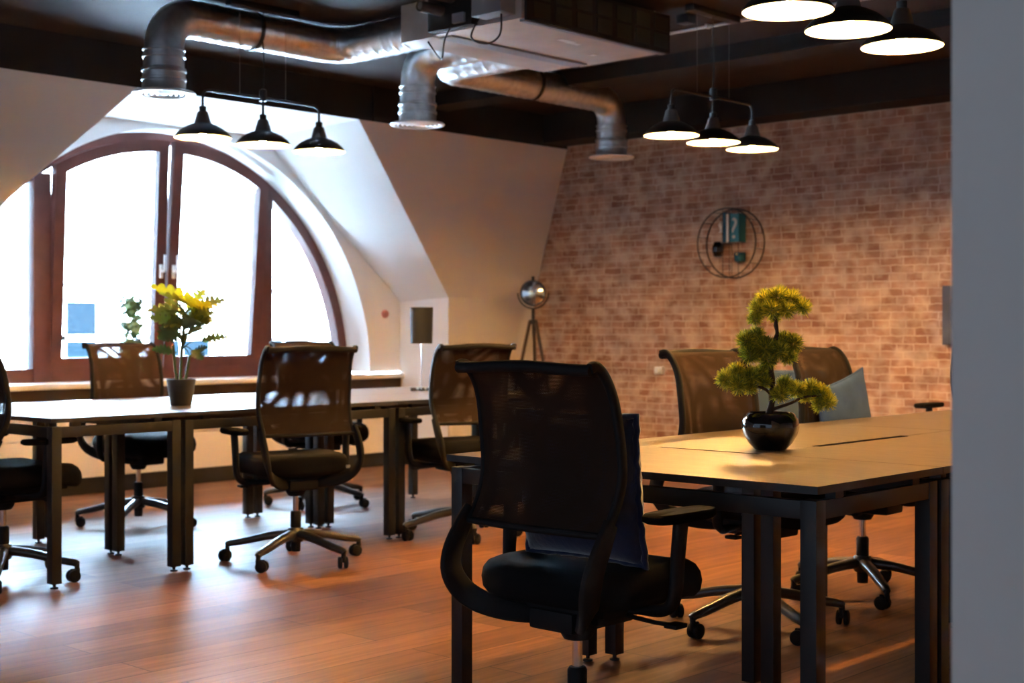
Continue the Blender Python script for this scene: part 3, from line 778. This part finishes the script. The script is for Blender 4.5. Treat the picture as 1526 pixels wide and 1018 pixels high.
# ------------------------------------------------------------------ yellow-leaved plant on the bright desk
PD = 7.07
pp = px_point(270, 604, PD); pp.z = 0.74
pl = thing('potted_plant', 'potted plant with big yellow-green lobed leaves on the bright desk', 'plant', pp)
O = tuple(pp)
b = MB(); b.lathe([(0, 0), (0.050, 0), (0.054, 0.004), (0.072, 0.128), (0.074, 0.132), (0.070, 0.134), (0.066, 0.128), (0.064, 0.115), (0, 0.115)], pp, 36); mk('pot', b, 'pot_grey', pl, O)
b = MB(); b.lathe([(0, 0.122), (0.03, 0.121), (0.065, 0.117), (0.065, 0.113)], pp, 24); mk('soil', b, 'soil', pl, O)
def ppt(x, y, off=0): return px_point(x, y, PD+off)
stalk_top = ppt(272, 500)
def leaf(parent, O, base, a, tip, width, roll, m, lobes=5, droop=0.1, depth=0.62):
    """petiole from base to a, lobed blade from a to tip"""
    base, a, tip = Vector(base), Vector(a), Vector(tip)
    ax = tip-a; L = ax.length; ax.normalize()
    sd = ax.cross(UP); 
    if sd.length < 0.1: sd = RT.copy()
    sd.normalize(); nm = sd.cross(ax).normalized()
    q = Matrix.Rotation(roll, 3, ax); sd = q @ sd; nm = q @ nm
    b = MB(); n = lobes*8
    def hwid(t):
        env = (math.sin(PI*min(1, t*0.93+0.07))**0.75)*(1-0.25*t)
        saw = (t*lobes) % 1.0
        cut = depth + (1-depth)*(math.sin(PI*saw)**0.6)
        return width/2*env*cut
    Lf, Mid, Rt_ = [], [], []
    for i in range(n+1):
        t = i/n
        c = a + ax*L*t - UP*droop*L*(t*t) + nm*0.0
        w = hwid(t)*(0.02 if i == n else 1)
        fwd = ax*w*0.35
        Lf.append(b.bm.verts.new(c + sd*w + nm*w*0.22 + fwd)); Rt_.append(b.bm.verts.new(c - sd*w + nm*w*0.22 + fwd)); Mid.append(b.bm.verts.new(c))
    for i in range(n):
        b.bm.faces.new((Lf[i], Lf[i+1], Mid[i+1], Mid[i])); b.bm.faces.new((Mid[i], Mid[i+1], Rt_[i+1], Rt_[i]))
    lf = mk('leaf', b, m, parent, O, recalc=False, angle=80)
    b = MB(); mid = (base+a)/2 + UP*0.015
    b.tube(smooth_path([base, mid, a, a+ax*L*0.5-UP*droop*L*0.25], 5), lambda t: 0.0032-0.0014*t, 6); mk('leaf_stalk', b, 'stem', lf, O)
b = MB()
for (x0, x1) in ((268, 271), (276, 283), (264, 258)):
    b.tube(smooth_path([ppt(270, 575)+RT*(x0-270)*.003, ppt((x0+x1)/2, 548), ppt(x1, 515 if x0 < 270 else 530)], 6), 0.0075, 8)
mk('stem', b, 'stem', pl, O)
S = ppt(271, 520)
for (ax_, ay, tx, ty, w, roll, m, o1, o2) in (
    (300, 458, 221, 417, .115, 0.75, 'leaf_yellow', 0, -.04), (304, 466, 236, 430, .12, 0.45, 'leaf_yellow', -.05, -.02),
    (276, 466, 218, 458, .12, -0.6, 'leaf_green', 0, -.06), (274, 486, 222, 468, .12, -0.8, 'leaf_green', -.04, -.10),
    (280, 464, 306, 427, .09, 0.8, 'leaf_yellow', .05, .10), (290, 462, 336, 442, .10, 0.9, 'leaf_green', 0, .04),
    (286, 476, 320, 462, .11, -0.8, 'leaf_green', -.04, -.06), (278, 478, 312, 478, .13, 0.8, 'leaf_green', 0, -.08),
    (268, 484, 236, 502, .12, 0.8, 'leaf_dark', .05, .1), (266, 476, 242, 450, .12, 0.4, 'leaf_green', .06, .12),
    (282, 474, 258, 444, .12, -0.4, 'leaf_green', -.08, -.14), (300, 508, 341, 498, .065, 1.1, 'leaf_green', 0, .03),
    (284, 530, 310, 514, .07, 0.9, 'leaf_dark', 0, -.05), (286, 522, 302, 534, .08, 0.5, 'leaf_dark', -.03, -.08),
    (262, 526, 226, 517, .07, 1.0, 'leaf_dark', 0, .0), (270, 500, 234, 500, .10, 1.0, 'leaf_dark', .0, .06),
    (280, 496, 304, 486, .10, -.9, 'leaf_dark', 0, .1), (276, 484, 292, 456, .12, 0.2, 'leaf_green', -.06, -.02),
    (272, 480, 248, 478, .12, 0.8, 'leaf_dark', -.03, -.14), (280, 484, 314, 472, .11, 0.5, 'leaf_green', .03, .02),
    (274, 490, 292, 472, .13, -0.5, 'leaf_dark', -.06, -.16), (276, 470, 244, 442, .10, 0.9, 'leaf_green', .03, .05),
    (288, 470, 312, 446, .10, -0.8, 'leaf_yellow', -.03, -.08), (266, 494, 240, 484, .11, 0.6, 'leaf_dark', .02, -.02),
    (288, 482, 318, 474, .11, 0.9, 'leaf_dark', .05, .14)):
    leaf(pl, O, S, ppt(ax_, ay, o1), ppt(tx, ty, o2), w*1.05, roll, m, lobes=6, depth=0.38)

# ivy column on the sill
IY = 8.80
def at_Y(x, y, Y):
    u = (x-HX)/FPX; r = FW + RT*u; d = Y/r.y; return px_point(x, y, d)
ip = at_Y(196, 500, IY); ip.z = 0.757
iv = thing('ivy_plant', 'slender trailing ivy in a pot on the window sill behind the chair', 'plant', ip)
O = tuple(ip)
b = MB(); b.lathe([(0, 0), (0.055, 0), (0.07, 0.11), (0.066, 0.11), (0.062, 0.095), (0, 0.095)], ip, 28); mk('pot', b, 'pot_grey', iv, O)
b = MB(); b.tube([ip+UP*0.09, ip+UP*0.3+RT*.01, ip+UP*0.6], 0.008, 8); mk('stem', b, 'stem', iv, O)
def ivy(seed, m, cnt):
    rnd = random.Random(seed); b = MB()
    for _ in range(cnt):
        z = rnd.uniform(0.10, 0.62); a = rnd.uniform(0, 2*PI); r = rnd.uniform(0.03, 0.085)*(1-0.25*abs(z-0.45)) 
        c = ip + Vector((math.cos(a)*r, math.sin(a)*r, z + 0.02*math.sin(z*40)))
        hz = Vector((math.cos(a), math.sin(a), 0)); out = (hz*rnd.uniform(.1, .6) - UP).normalized()
        sd = UP.cross(hz + Vector((rnd.uniform(-.5, .5), rnd.uniform(-.5, .5), rnd.uniform(-.3, .3)))).normalized(); s_ = rnd.uniform(0.024, 0.040)
        nm = sd.cross(out)
        shape = [(0, 0), (.55, -.15), (.5, .25), (.95, .55), (.42, .75), (0, 1.35), (-.42, .75), (-.95, .55), (-.5, .25), (-.55, -.15)]
        b.face([c + sd*u*s_ + out*v*s_ + nm*(-0.18*abs(u))*s_ for u, v in shape])
    mk('foliage', b, m, iv, O, recalc=False)
ivy(5, 'leaf_dark', 210); ivy(6, 'ivy_pale', 90)

# ------------------------------------------------------------------ charcoal table lamp
ld = 8.67
lp = px_point(628, 583, ld); lp.z = 0.74
tl = thing('table_lamp', 'slim table lamp with charcoal drum shade at the far end of the bright desks', 'lamp', lp); O = tuple(lp)
b = MB(); b.lathe([(0.064, 0.295), (0.067, 0.295), (0.072, 0.520), (0.069, 0.520), (0.064, 0.295)], lp, 36); b.lathe([(0, 0.505), (0.0685, 0.508)], lp, 36)
mk('lamp_shade', b, 'lamp_shade', tl, O)
b = MB(); b.tube([lp+UP*0.012, lp+UP*0.46], 0.0035, 8); mk('pole', b, 'chrome', tl, O)
b = MB()
for k in range(3):
    c = lp + RT*(-0.05+0.05*k) + FW*(0.02 if k == 1 else 0)
    b.box(c.x-0.013, c.x+0.013, c.y-0.013, c.y+0.013, 0.74, 0.762, bev=0.002)
b.box(-0.056, 0.056, -0.006, 0.006, 0.004, 0.012, mtx=Matrix.Translation(lp) @ Matrix.Rotation(YAW-PI/2, 4, 'Z'))
mk('base', b, 'black_metal', tl, O)

# ------------------------------------------------------------------ studio tripod lamp in the corner
td = 11.40
hp = px_point(794.5, 437, td)
fp = Vector((hp.x, hp.y, 0))
tp = thing('tripod_lamp', 'round spotlight floor lamp on a dark tripod in the brick corner', 'floor lamp', fp); O = tuple(fp)
aim = Matrix.Translation(hp) @ (-(FW + RT*0.12)).normalized().to_track_quat('Z', 'Y').to_matrix().to_4x4()
b = MB(); b.lathe([(0, -0.13), (0.055, -0.125), (0.088, -0.08), (0.102, -0.01), (0.106, 0.018), (0.099, 0.02), (0.097, 0.0)], (0,0,0), 40, mtx=aim)
b.tube([hp+UP*0.10, hp+UP*0.137], 0.013, 12)
hd = mk('lamp_head', b, 'black_metal', tp, O)
b = MB(); b.lathe([(0, 0.022), (0.05, 0.017), (0.0975, 0.004)], (0,0,0), 40, mtx=aim); mk('glass_face', b, 'mirror', hd, O)
b = MB()
yk = [hp + RT*0.125*math.cos(a) + UP*0.125*math.sin(a) for a in [PI + PI*i/16 for i in range(17)]]
b.tube(yk, 0.006, 8); b.tube([hp-UP*0.125, Vector((hp.x, hp.y, 1.19))], 0.014, 12); b.lathe([(0, 1.165), (0.034, 1.165), (0.034, 1.20), (0, 1.20)], fp, 20)
mk('yoke', b, 'black_metal', tp, O)
for k in range(3):
    a = YAW + PI*0.62 + 2*PI*k/3
    b = MB(); b.bar([fp + Vector((0.026*math.cos(a), 0.026*math.sin(a), 1.19)), fp + Vector((0.30*math.cos(a), 0.30*math.sin(a), 0.01))], 0.022, 0.028, (-math.sin(a), math.cos(a), 0)); mk('leg', b, 'dark_wood', tp, O)

# ------------------------------------------------------------------ round wire wall shelf with its things
def at_X(x, y, X):
    u = (x-HX)/FPX; r = FW + RT*u; d = X/r.x; return px_point(x, y, d)
sc_ = at_X(1096, 363, BX)
SY, SZ, SR, SD = sc_.y, sc_.z, 0.262, 0.125
ws = thing('wall_shelf', 'round black wire shelf hung on the brick wall', 'shelf', (BX, SY, SZ)); O = (BX, SY, SZ)
def ring(X): return [(X, SY+SR*math.cos(2*PI*k/64), SZ+SR*math.sin(2*PI*k/64)) for k in range(64)]
for X in (BX-0.006, BX-SD):
    b = MB(); b.tube(ring(X), 0.005, 8, closed=True); mk('ring', b, 'black_metal', ws, O)
b = MB()
for k in range(14):
    a = 2*PI*k/14+.2; b.tube([(BX-0.006, SY+SR*math.cos(a), SZ+SR*math.sin(a)), (BX-SD, SY+SR*math.cos(a), SZ+SR*math.sin(a))], 0.0022, 6)
for yy in (0.03, -0.03):
    hh = math.sqrt(SR*SR-yy*yy)
    for X in (BX-0.006, BX-SD): b.tube([(X, SY+yy, SZ-hh), (X, SY+yy, SZ+hh)], 0.0025, 6)
mk('wire_bars', b, 'black_metal', ws, O)
def shelfb(y0, y1, z):
    b = MB(); b.box(BX-SD, BX-0.004, min(y0, y1), max(y0, y1), SZ+z-0.008, SZ+z, bev=0.001); mk('shelf_board', b, 'dark_wood', ws, O)
def hx(z): return math.sqrt(SR*SR-z*z)-0.004
shelfb(0.03, hx(0.08), 0.085); shelfb(0.03, hx(0.115), -0.098); shelfb(-0.03+0.03, -hx(0.01), 0.004); shelfb(0.03, -hx(0.16), -0.156)
# things on it (y decreases towards the right of the photo)
def book(y0, y1, z0, h, X0, X1, m, label):
    O = ((X0+X1)/2, (y0+y1)/2, z0)
    r = thing('book', label, 'book', O, 0, 'books on the round shelf')
    b = MB(); t = 0.003; a, c = min(y0, y1), max(y0, y1)
    b.box(X0, X1, a, a+t, z0, z0+h); b.box(X0, X1, c-t, c, z0, z0+h); b.box(X0, X0+t, a, c, z0, z0+h); mk('cover', b, m, r, O)
    b = MB(); b.box(X0+t, X1-0.004, a+t, c-t, z0+0.003, z0+h-0.003); mk('page_block', b, 'book_white', r, O)
    return r, O
z0 = SZ+0.004
book(SY+0.034, SY+0.009, z0, 0.225, BX-0.115, BX-0.02, 'book_blue', 'dark blue book at the left of the books on the round shelf')
book(SY+0.007, SY-0.017, z0, 0.215, BX-0.115, BX-0.02, 'book_white', 'white-spined book between the two blue ones on the round shelf')
r, Ob = book(SY-0.019, SY-0.106, z0, 0.215, BX-0.112, BX-0.02, 'book_teal', 'thick teal book with a grey question mark on the round shelf')
cu = bpy.data.curves.new('question_mark', 'FONT'); cu.body = '?'; cu.size = 0.225; cu.extrude = 0.0008; cu.align_x = 'CENTER'
to = bpy.data.objects.new('question_mark', cu); COL.objects.link(to)
dg = bpy.context.evaluated_depsgraph_get(); me = bpy.data.meshes.new_from_object(to.evaluated_get(dg)); bpy.data.objects.remove(to)
me.materials.clear(); me.materials.append(M['ink_grey'])
qm = bpy.data.objects.new('question_mark', me); COL.objects.link(qm); qm.parent = r
qm.location = Vector((BX-0.1135, SY-0.0625, z0+0.028)) - Vector(Ob); qm.rotation_euler = (PI/2, 0, -PI/2)
b = MB(); vz = SZ-0.098
b.lathe([(0, 0), (0.028, 0), (0.045, 0.035), (0.047, 0.07), (0.030, 0.108), (0.022, 0.113), (0.018, 0.105), (0, 0.10)], (BX-0.07, SY+0.115, vz), 7)
tag(mk('vase', b, 'pot_black', origin=(BX-0.07, SY+0.115, vz), angle=10), 'small faceted black vase on the round shelf', 'vase')
b = MB(); kz = SZ-0.156; kc = (BX-0.07, SY-0.088, kz)
cn = thing('candle_holder', 'small blue candle holder with gold studs on the lower board of the round shelf', 'candle holder', kc)
b.lathe([(0, 0.012), (0.040, 0.012), (0.046, 0.03), (0.046, 0.070), (0.040, 0.082), (0.034, 0.080), (0.034, 0.04), (0, 0.04)], kc, 28); mk('bowl', b, 'candle_blue', cn, kc)
b = MB(); b.lathe([(0, 0), (0.016, 0), (0.012, 0.012), (0, 0.012)], kc, 16); b.ball((kc[0]-0.044, kc[1], kz+0.068), 0.006, 0.009, 0.009); mk('gold_foot', b, 'gold', cn, kc)
b = MB(); gc = (BX-0.06, SY+0.09, SZ+0.085)
b.ball((gc[0], gc[1], gc[2]+0.055), 0.020, 0.020, 0.024); b.lathe([(0, 0), (0.016, 0), (0.010, 0.012), (0.009, 0.034), (0, 0.036)], gc, 16)
tag(mk('ornament', b, 'white_plastic', origin=gc), 'tiny pale round ornament on the upper left board of the round shelf', 'ornament')

# white fittings on the brick wall, left of the mesh chair behind the bonsai
p = at_X(985, 552, BX)
b = MB(); b.box(BX-0.045, BX, p.y-0.035, p.y+0.035, p.z-0.030, p.z+0.030, bev=0.008)
b.lathe([(0, 0), (0.02, 0), (0.02, 0.02), (0, 0.022)], (BX-0.045, p.y, p.z), 18, mtx=Matrix.Rotation(-PI/2, 4, 'Y'))
tag(mk('wall_socket', b, 'white_plastic', origin=(BX, p.y, p.z)), 'small white fitting on the brick wall beside the brown mesh chair', 'wall fitting')
# dark canvas cut by the grey wall
p = at_X(1409, 470, BX)
cr = thing('wall_picture', 'dark blue picture on the brick wall cut by the grey wall', 'picture', (BX, p.y-0.25, p.z-0.2)); O = tuple(cr.location)
b = MB(); b.box(BX-0.05, BX, p.y-0.5, p.y, p.z-0.2, p.z+0.2, bev=0.003); mk('stretcher', b, 'canvas', cr, O)
b = MB(); b.box(BX-0.053, BX-0.05, p.y-0.49, p.y-0.01, p.z-0.19, p.z+0.19); mk('canvas', b, 'canvas', cr, O)
# red sounder on the niche wall
p = at_Y(573, 468, WY)
b = MB(); b.lathe([(0, 0), (0.034, 0), (0.034, 0.012), (0.026, 0.026), (0, 0.030)], (p.x, WY, p.z), 24, mtx=Matrix.Rotation(PI/2, 4, 'X'))
tag(mk('alarm_sounder', b, 'red_plastic', origin=(p.x, WY, p.z)), 'small round red alarm on the white wall right of the arched window', 'alarm')

# ------------------------------------------------------------------ pendant lamps
LZ = 2.165
def make_pendant():
    root = thing('pendant_light', 'p', 'pendant light', (0, 0, LZ))
    O = (0, 0, LZ); sp = 0.392; bz = LZ+0.255
    for k in (-1, 0, 1):
        x = k*sp
        b = MB()
        pr = [(0.150, 0.0), (0.149, 0.006), (0.132, 0.026), (0.105, 0.048), (0.070, 0.066), (0.046, 0.075)]
        b.lathe(pr, (x, 0, LZ), 44, 0)
        b.lathe([(r_-0.0018, z_-0.0012) for r_, z_ in pr] + [(0.0, 0.074)], (x, 0, LZ), 44, 1)
        b.lathe([(0.150, 0.0), (0.1482, -0.0012)], (x, 0, LZ), 44, 0)
        sh = mk('lamp_shade', b, ['shade_out', 'shade_in'], root, O, recalc=False, angle=60)
        b = MB(); b.lathe([(0.047, 0.074), (0.044, 0.080), (0.030, 0.132), (0.026, 0.138), (0, 0.138)], (x, 0, LZ), 28); mk('lamp_neck', b, 'neck', sh, O)
        b = MB(); b.lathe([(0, 0.138), (0.019, 0.138), (0.020, 0.165), (0.012, 0.168), (0, 0.168)], (x, 0, LZ), 20); mk('socket_cap', b, 'shade_out', sh, O)
        b = MB(); b.ball((x, 0, LZ+0.026), 0.019, 0.019, 0.024); b.lathe([(0.010, 0.05), (0.012, 0.073), (0, 0.073)], (x, 0, LZ), 12); mk('bulb', b, 'bulb', sh, O)
    b = MB()
    b.tube(fillet([(-sp, 0, LZ+0.165), (-sp, 0, bz), (sp, 0, bz), (sp, 0, LZ+0.165)], 0.05), 0.0075, 10)
    b.tube([(0, 0, LZ+0.165), (0, 0, bz)], 0.0075, 10); b.lathe([(0, bz-0.016), (0.02, bz-0.016), (0.02, bz+0.045), (0.012, bz+0.05), (0, bz+0.05)], (0, 0, 0), 16)
    mk('lamp_bar', b, 'black_metal', root, O)
    b = MB(); b.tube(smooth_path([(0, 0, bz+0.045), (0.006, 0, bz+0.2), (-0.004, 0, bz+0.35), (0, 0, CZ-0.003)], 5), 0.0038, 8); mk('cord', b, 'cable', root, O)
    for sx in (-1, 1):
        b = MB(); b.tube([(sx*0.155, 0, bz), (sx*0.155, 0, CZ-0.003)], 0.0012, 6); mk('suspension_wire', b, 'wire', root, O)
    b = MB(); b.box(-0.23, 0.23, -0.028, 0.028, CZ-0.035, CZ, bev=0.004); mk('canopy', b, 'black_metal', root, O)
    return root
pend0 = make_pendant()
for i, (px, py, d, lab) in enumerate(((392, 212, 7.66, 'triple black pendant lamp in front of the arched window'),
                                      (1063, 213, 7.80, 'triple pendant lamp in front of the brick wall, above the round shelf'),
                                      (1264, 45, 4.857, 'nearest triple pendant lamp at the top right, cut by the photo edge'),
                                      (1915, 190, 6.9, 'unseen triple pendant lamp behind the near grey wall, added to light the brick'))):  # last lamp is unseen, added to give the brick's right end its warm light
    o = pend0 if i == 0 else dup(pend0)
    p = px_point(px, py, d); o.location = (p.x, p.y, LZ); o['label'] = lab; o['group'] = 'triple pendant lamps'

for ch in pend0.children:      # this one hangs a little lower on its cord
    if ch.name.split('.')[0] != 'canopy': ch.location.z = -0.031

# ------------------------------------------------------------------ ventilation
DZ, DRAD, VY = 2.785, 0.102, 6.36
UY1 = 5.56
def duct(label, route, drop, clamp):
    root = thing('ventilation_duct', label, 'duct', (drop[0], drop[1], 2.36), 0, 'spiral ducts'); O = tuple(root.location)
    pth = fillet(route, 0.20, 10)
    # resample for seams
    fine = [pth[0]]
    for p, q in zip(pth, pth[1:]):
        m = max(1, int((q-p).length/0.012))
        for k in range(1, m+1): fine.append(p.lerp(q, k/m))
    acc = 0; rad = []
    for i, p in enumerate(fine):
        if i: acc += (fine[i]-fine[i-1]).length
        rad.append(DRAD + (0.0026 if (acc % 0.085) < 0.012 else 0))
    b = MB(); b.tube(fine, rad, 32, cap=False); mk('pipe', b, 'galv', root, O, angle=60)
    x, y = drop; zt = route[-1][2]
    b = MB()
    prof = [(DRAD+0.004, 2.60), (DRAD+0.009, 2.597), (DRAD+0.009, 2.59), (DRAD+0.004, 2.587), (DRAD+0.004, 2.565), (DRAD+0.010, 2.562), (DRAD+0.010, 2.552), (DRAD+0.004, 2.549), (DRAD+0.004, 2.50), (DRAD+0.013, 2.495), (DRAD+0.015, 2.48), (DRAD+0.009, 2.475), (DRAD+0.009, 2.445), (DRAD+0.015, 2.442), (DRAD+0.015, 2.432), (DRAD+0.010, 2.428), (DRAD+0.010, 2.38), (DRAD+0.016, 2.373)]
    b.lathe(prof, (x, y, 0), 40); mk('collar', b, 'galv', root, O, angle=50)
    b = MB()
    b.lathe([(DRAD+0.010, 2.380), (0.158, 2.374), (0.166, 2.366), (0.160, 2.360), (0.142, 2.360), (0.128, 2.372)], (x, y, 0), 44)
    for rr in (0.118, 0.090, 0.062, 0.034):
        b.lathe([(rr+0.010, 2.362), (rr-0.002, 2.359), (rr-0.008, 2.376), (rr-0.004, 2.379), (rr+0.010, 2.362)], (x, y, 0), 40)
    b.lathe([(0, 2.360), (0.018, 2.360), (0.02, 2.366), (0, 2.37)], (x, y, 0), 24)
    b.lathe([(0, 2.392), (DRAD+0.012, 2.392)], (x, y, 0), 32, 1)
    mk('diffuser', b, ['diffuser', 'pot_grey'], root, O, angle=50)
    if clamp:
        cx = clamp; b = MB()
        b.lathe([(DRAD+0.003, -0.012), (DRAD+0.007, -0.012), (DRAD+0.007, 0.012), (DRAD+0.003, 0.012)], (cx, VY, DZ), 36, mtx=Matrix.Rotation(PI/2, 4, 'Y'))
        b.tube([(cx, VY, DZ+DRAD), (cx, VY, CZ)], 0.005, 8); mk('hanger', b, 'black_metal', root, O)
duct('long spiral duct on the left ending above the arched window', [(5.36, UY1+0.001, DZ), (5.36, VY, DZ), (4.15, VY, DZ), (4.15, VY, 2.59)], (4.15, VY), 4.72)
duct('short spiral duct dropping straight from the ceiling unit, middle of three', [(5.83, UY1+0.001, DZ), (5.83, 6.20, DZ), (5.83, 6.20, 2.59)], (5.83, 6.20), None)
duct('spiral duct on the right ending in front of the brick wall corner', [(6.18, UY1+0.001, DZ), (6.18, VY, DZ), (7.90, VY, DZ), (7.90, VY, 2.59)], (7.90, VY), 7.05)

un = thing('air_conditioner', 'grey sheet-metal air conditioning unit hung from the dark ceiling', 'air conditioner', (5.7, 5.1, 2.665)); O = (5.7, 5.1, 2.665)
ux0, ux1, uy0 = 5.105, 6.31, 4.68
b = MB(); b.box(ux0, ux1, uy0, 5.31, 2.668, 2.865, bev=0.003); mk('casing', b, 'unit', un, O)
b = MB(); b.box(ux0, ux1-0.05, 5.31, UY1, 2.662, 2.865, bev=0.003); mk('plenum', b, 'unit', un, O)
b = MB(); b.box(ux0+0.05, ux1-0.05, 5.22, 5.325, 2.660, 2.668, bev=0.001); b.box(ux0+0.02, ux1-0.02, uy0-0.002, uy0+0.03, 2.655, 2.668, bev=0.001); mk('flange', b, 'grey_box', un, O)
b = MB(); b.box(ux0+0.02, ux1, uy0-0.018, uy0-0.002, 2.660, 2.872)
gr = mk('side_grille', b, 'unit_dark', un, O)
b = MB()
for k in range(7):
    x = ux0+0.07+k*0.165
    for z in (2.682, 2.775): b.box(x, x+0.125, uy0-0.022, uy0-0.018, z, z+0.078)
mk('filter_panel', b, 'unit_mesh', gr, O)
b = MB(); b.box(ux0-0.11, ux0, 4.72, 4.92, 2.69, 2.85, bev=0.004); mk('control_box', b, 'grey_box', un, O)
b = MB(); b.box(ux0-0.05, ux0, 4.98, 5.30, 2.675, 2.86, bev=0.004); b.box(ux0-0.07, ux0-0.05, 5.02, 5.10, 2.69, 2.74, bev=0.003, mi=1); mk('pipe_plate', b, ['unit_dark', 'grey_box'], un, O)
for (y, z) in ((5.20, 2.775), (5.12, 2.83)):
    b = MB(); b.tube([(ux0-0.03, y, z), (ux0-0.20, y, z)], 0.030, 16, cap=False); b.tube([(ux0-0.03, y, z), (ux0-0.199, y, z)], 0.018, 14); mk('lagged_pipe', b, 'pipe_foam', un, O)
b = MB(); b.tube(smooth_path([(ux0-0.05, 4.90, 2.72), (ux0-0.08, 4.95, 2.60), (ux0-0.06, 4.86, 2.555), (ux0-0.05, 4.78, 2.59), (ux0-0.06, 4.76, 2.69)], 8), 0.0045, 8); mk('cable', b, 'cable', un, O)
b = MB(); b.tube(smooth_path([(ux0-0.04, 5.12, 2.70), (ux0-0.06, 5.16, 2.62), (ux0-0.02, 5.22, 2.54), (ux0+0.03, 5.30, 2.56), (ux0+0.05, 5.40, 2.655)], 8), 0.0045, 8); mk('cable', b, 'cable', un, O)
for (x, y) in ((ux0+0.05, uy0+0.05), (ux1-0.05, uy0+0.05), (ux0+0.05, 5.26), (ux1-0.05, 5.26)):
    b = MB(); b.tube([(x, y, 2.86), (x, y, CZ)], 0.005, 8); mk('hanging_rod', b, 'wire', un, O)
b = MB(); b.box(5.62, 5.74, 4.86, 4.90, 2.6655, 2.6681); b.box(5.70, 5.80, 4.88, 4.91, 2.6655, 2.6681); b.box(6.05, 6.09, 5.0, 5.04, 2.6655, 2.6681); mk('sticker', b, 'diffuser', un, O)

# conduit on the ceiling behind the unit
b = MB(); b.tube([(6.74, 2.3, CZ-0.014), (6.74, 5.1, CZ-0.014)], 0.009, 10)
for y in (3.0, 3.9, 4.7): b.box(6.725, 6.755, y, y+0.02, CZ-0.024, CZ)
tag(mk('conduit', b, 'white_plastic', origin=(6.74, 3.7, CZ-0.014)), 'thin pale conduit running along the dark ceiling right of the air conditioner', 'conduit')
b = MB(); b.box(6.42, 6.50, 4.62, 4.70, CZ-0.05, CZ, bev=0.006)
tag(mk('junction_box', b, 'black_metal', origin=(6.46, 4.66, CZ-0.05)), 'small black junction box on the ceiling beside the air conditioner', 'junction box')

# ------------------------------------------------------------------ light
w = bpy.data.worlds.new('sky'); SC.world = w; w.use_nodes = True
bg = w.node_tree.nodes['Background']; bg.inputs[0].default_value = (0.60, 0.76, 1.0, 1); bg.inputs[1].default_value = 0.75
su = bpy.data.lights.new('sun', 'SUN'); su.energy = 400; su.angle = R(1); su.color = (0.46, 0.71, 1.0)
so = bpy.data.objects.new('sun', su); COL.objects.link(so)
so.rotation_euler = Vector((0.0, 1.0, -0.31)).to_track_quat('-Z', 'Y').to_euler()
so.location = (5, -10, 20)

# ------------------------------------------------------------------ camera
cam = bpy.data.cameras.new('camera'); co = bpy.data.objects.new('camera', cam); COL.objects.link(co)
cam.sensor_width = 36; cam.sensor_fit = 'HORIZONTAL'; cam.lens = 36*FPX/1526
cam.shift_y = (509-HY)/1526*-1
co.location = (0, 0, CAMH); co.rotation_euler = (PI/2, 0, YAW-PI/2)
cam.clip_start = 0.05
cam.dof.use_dof = True; cam.dof.focus_distance = 3.9; cam.dof.aperture_fstop = 4.5
SC.camera = co
SC.view_settings.view_transform = 'Standard'; SC.view_settings.look = 'None'; SC.view_settings.exposure = 0; SC.view_settings.gamma = 1
SC.view_settings.use_curve_mapping = False
SC.cycles.sample_clamp_indirect = 0.0
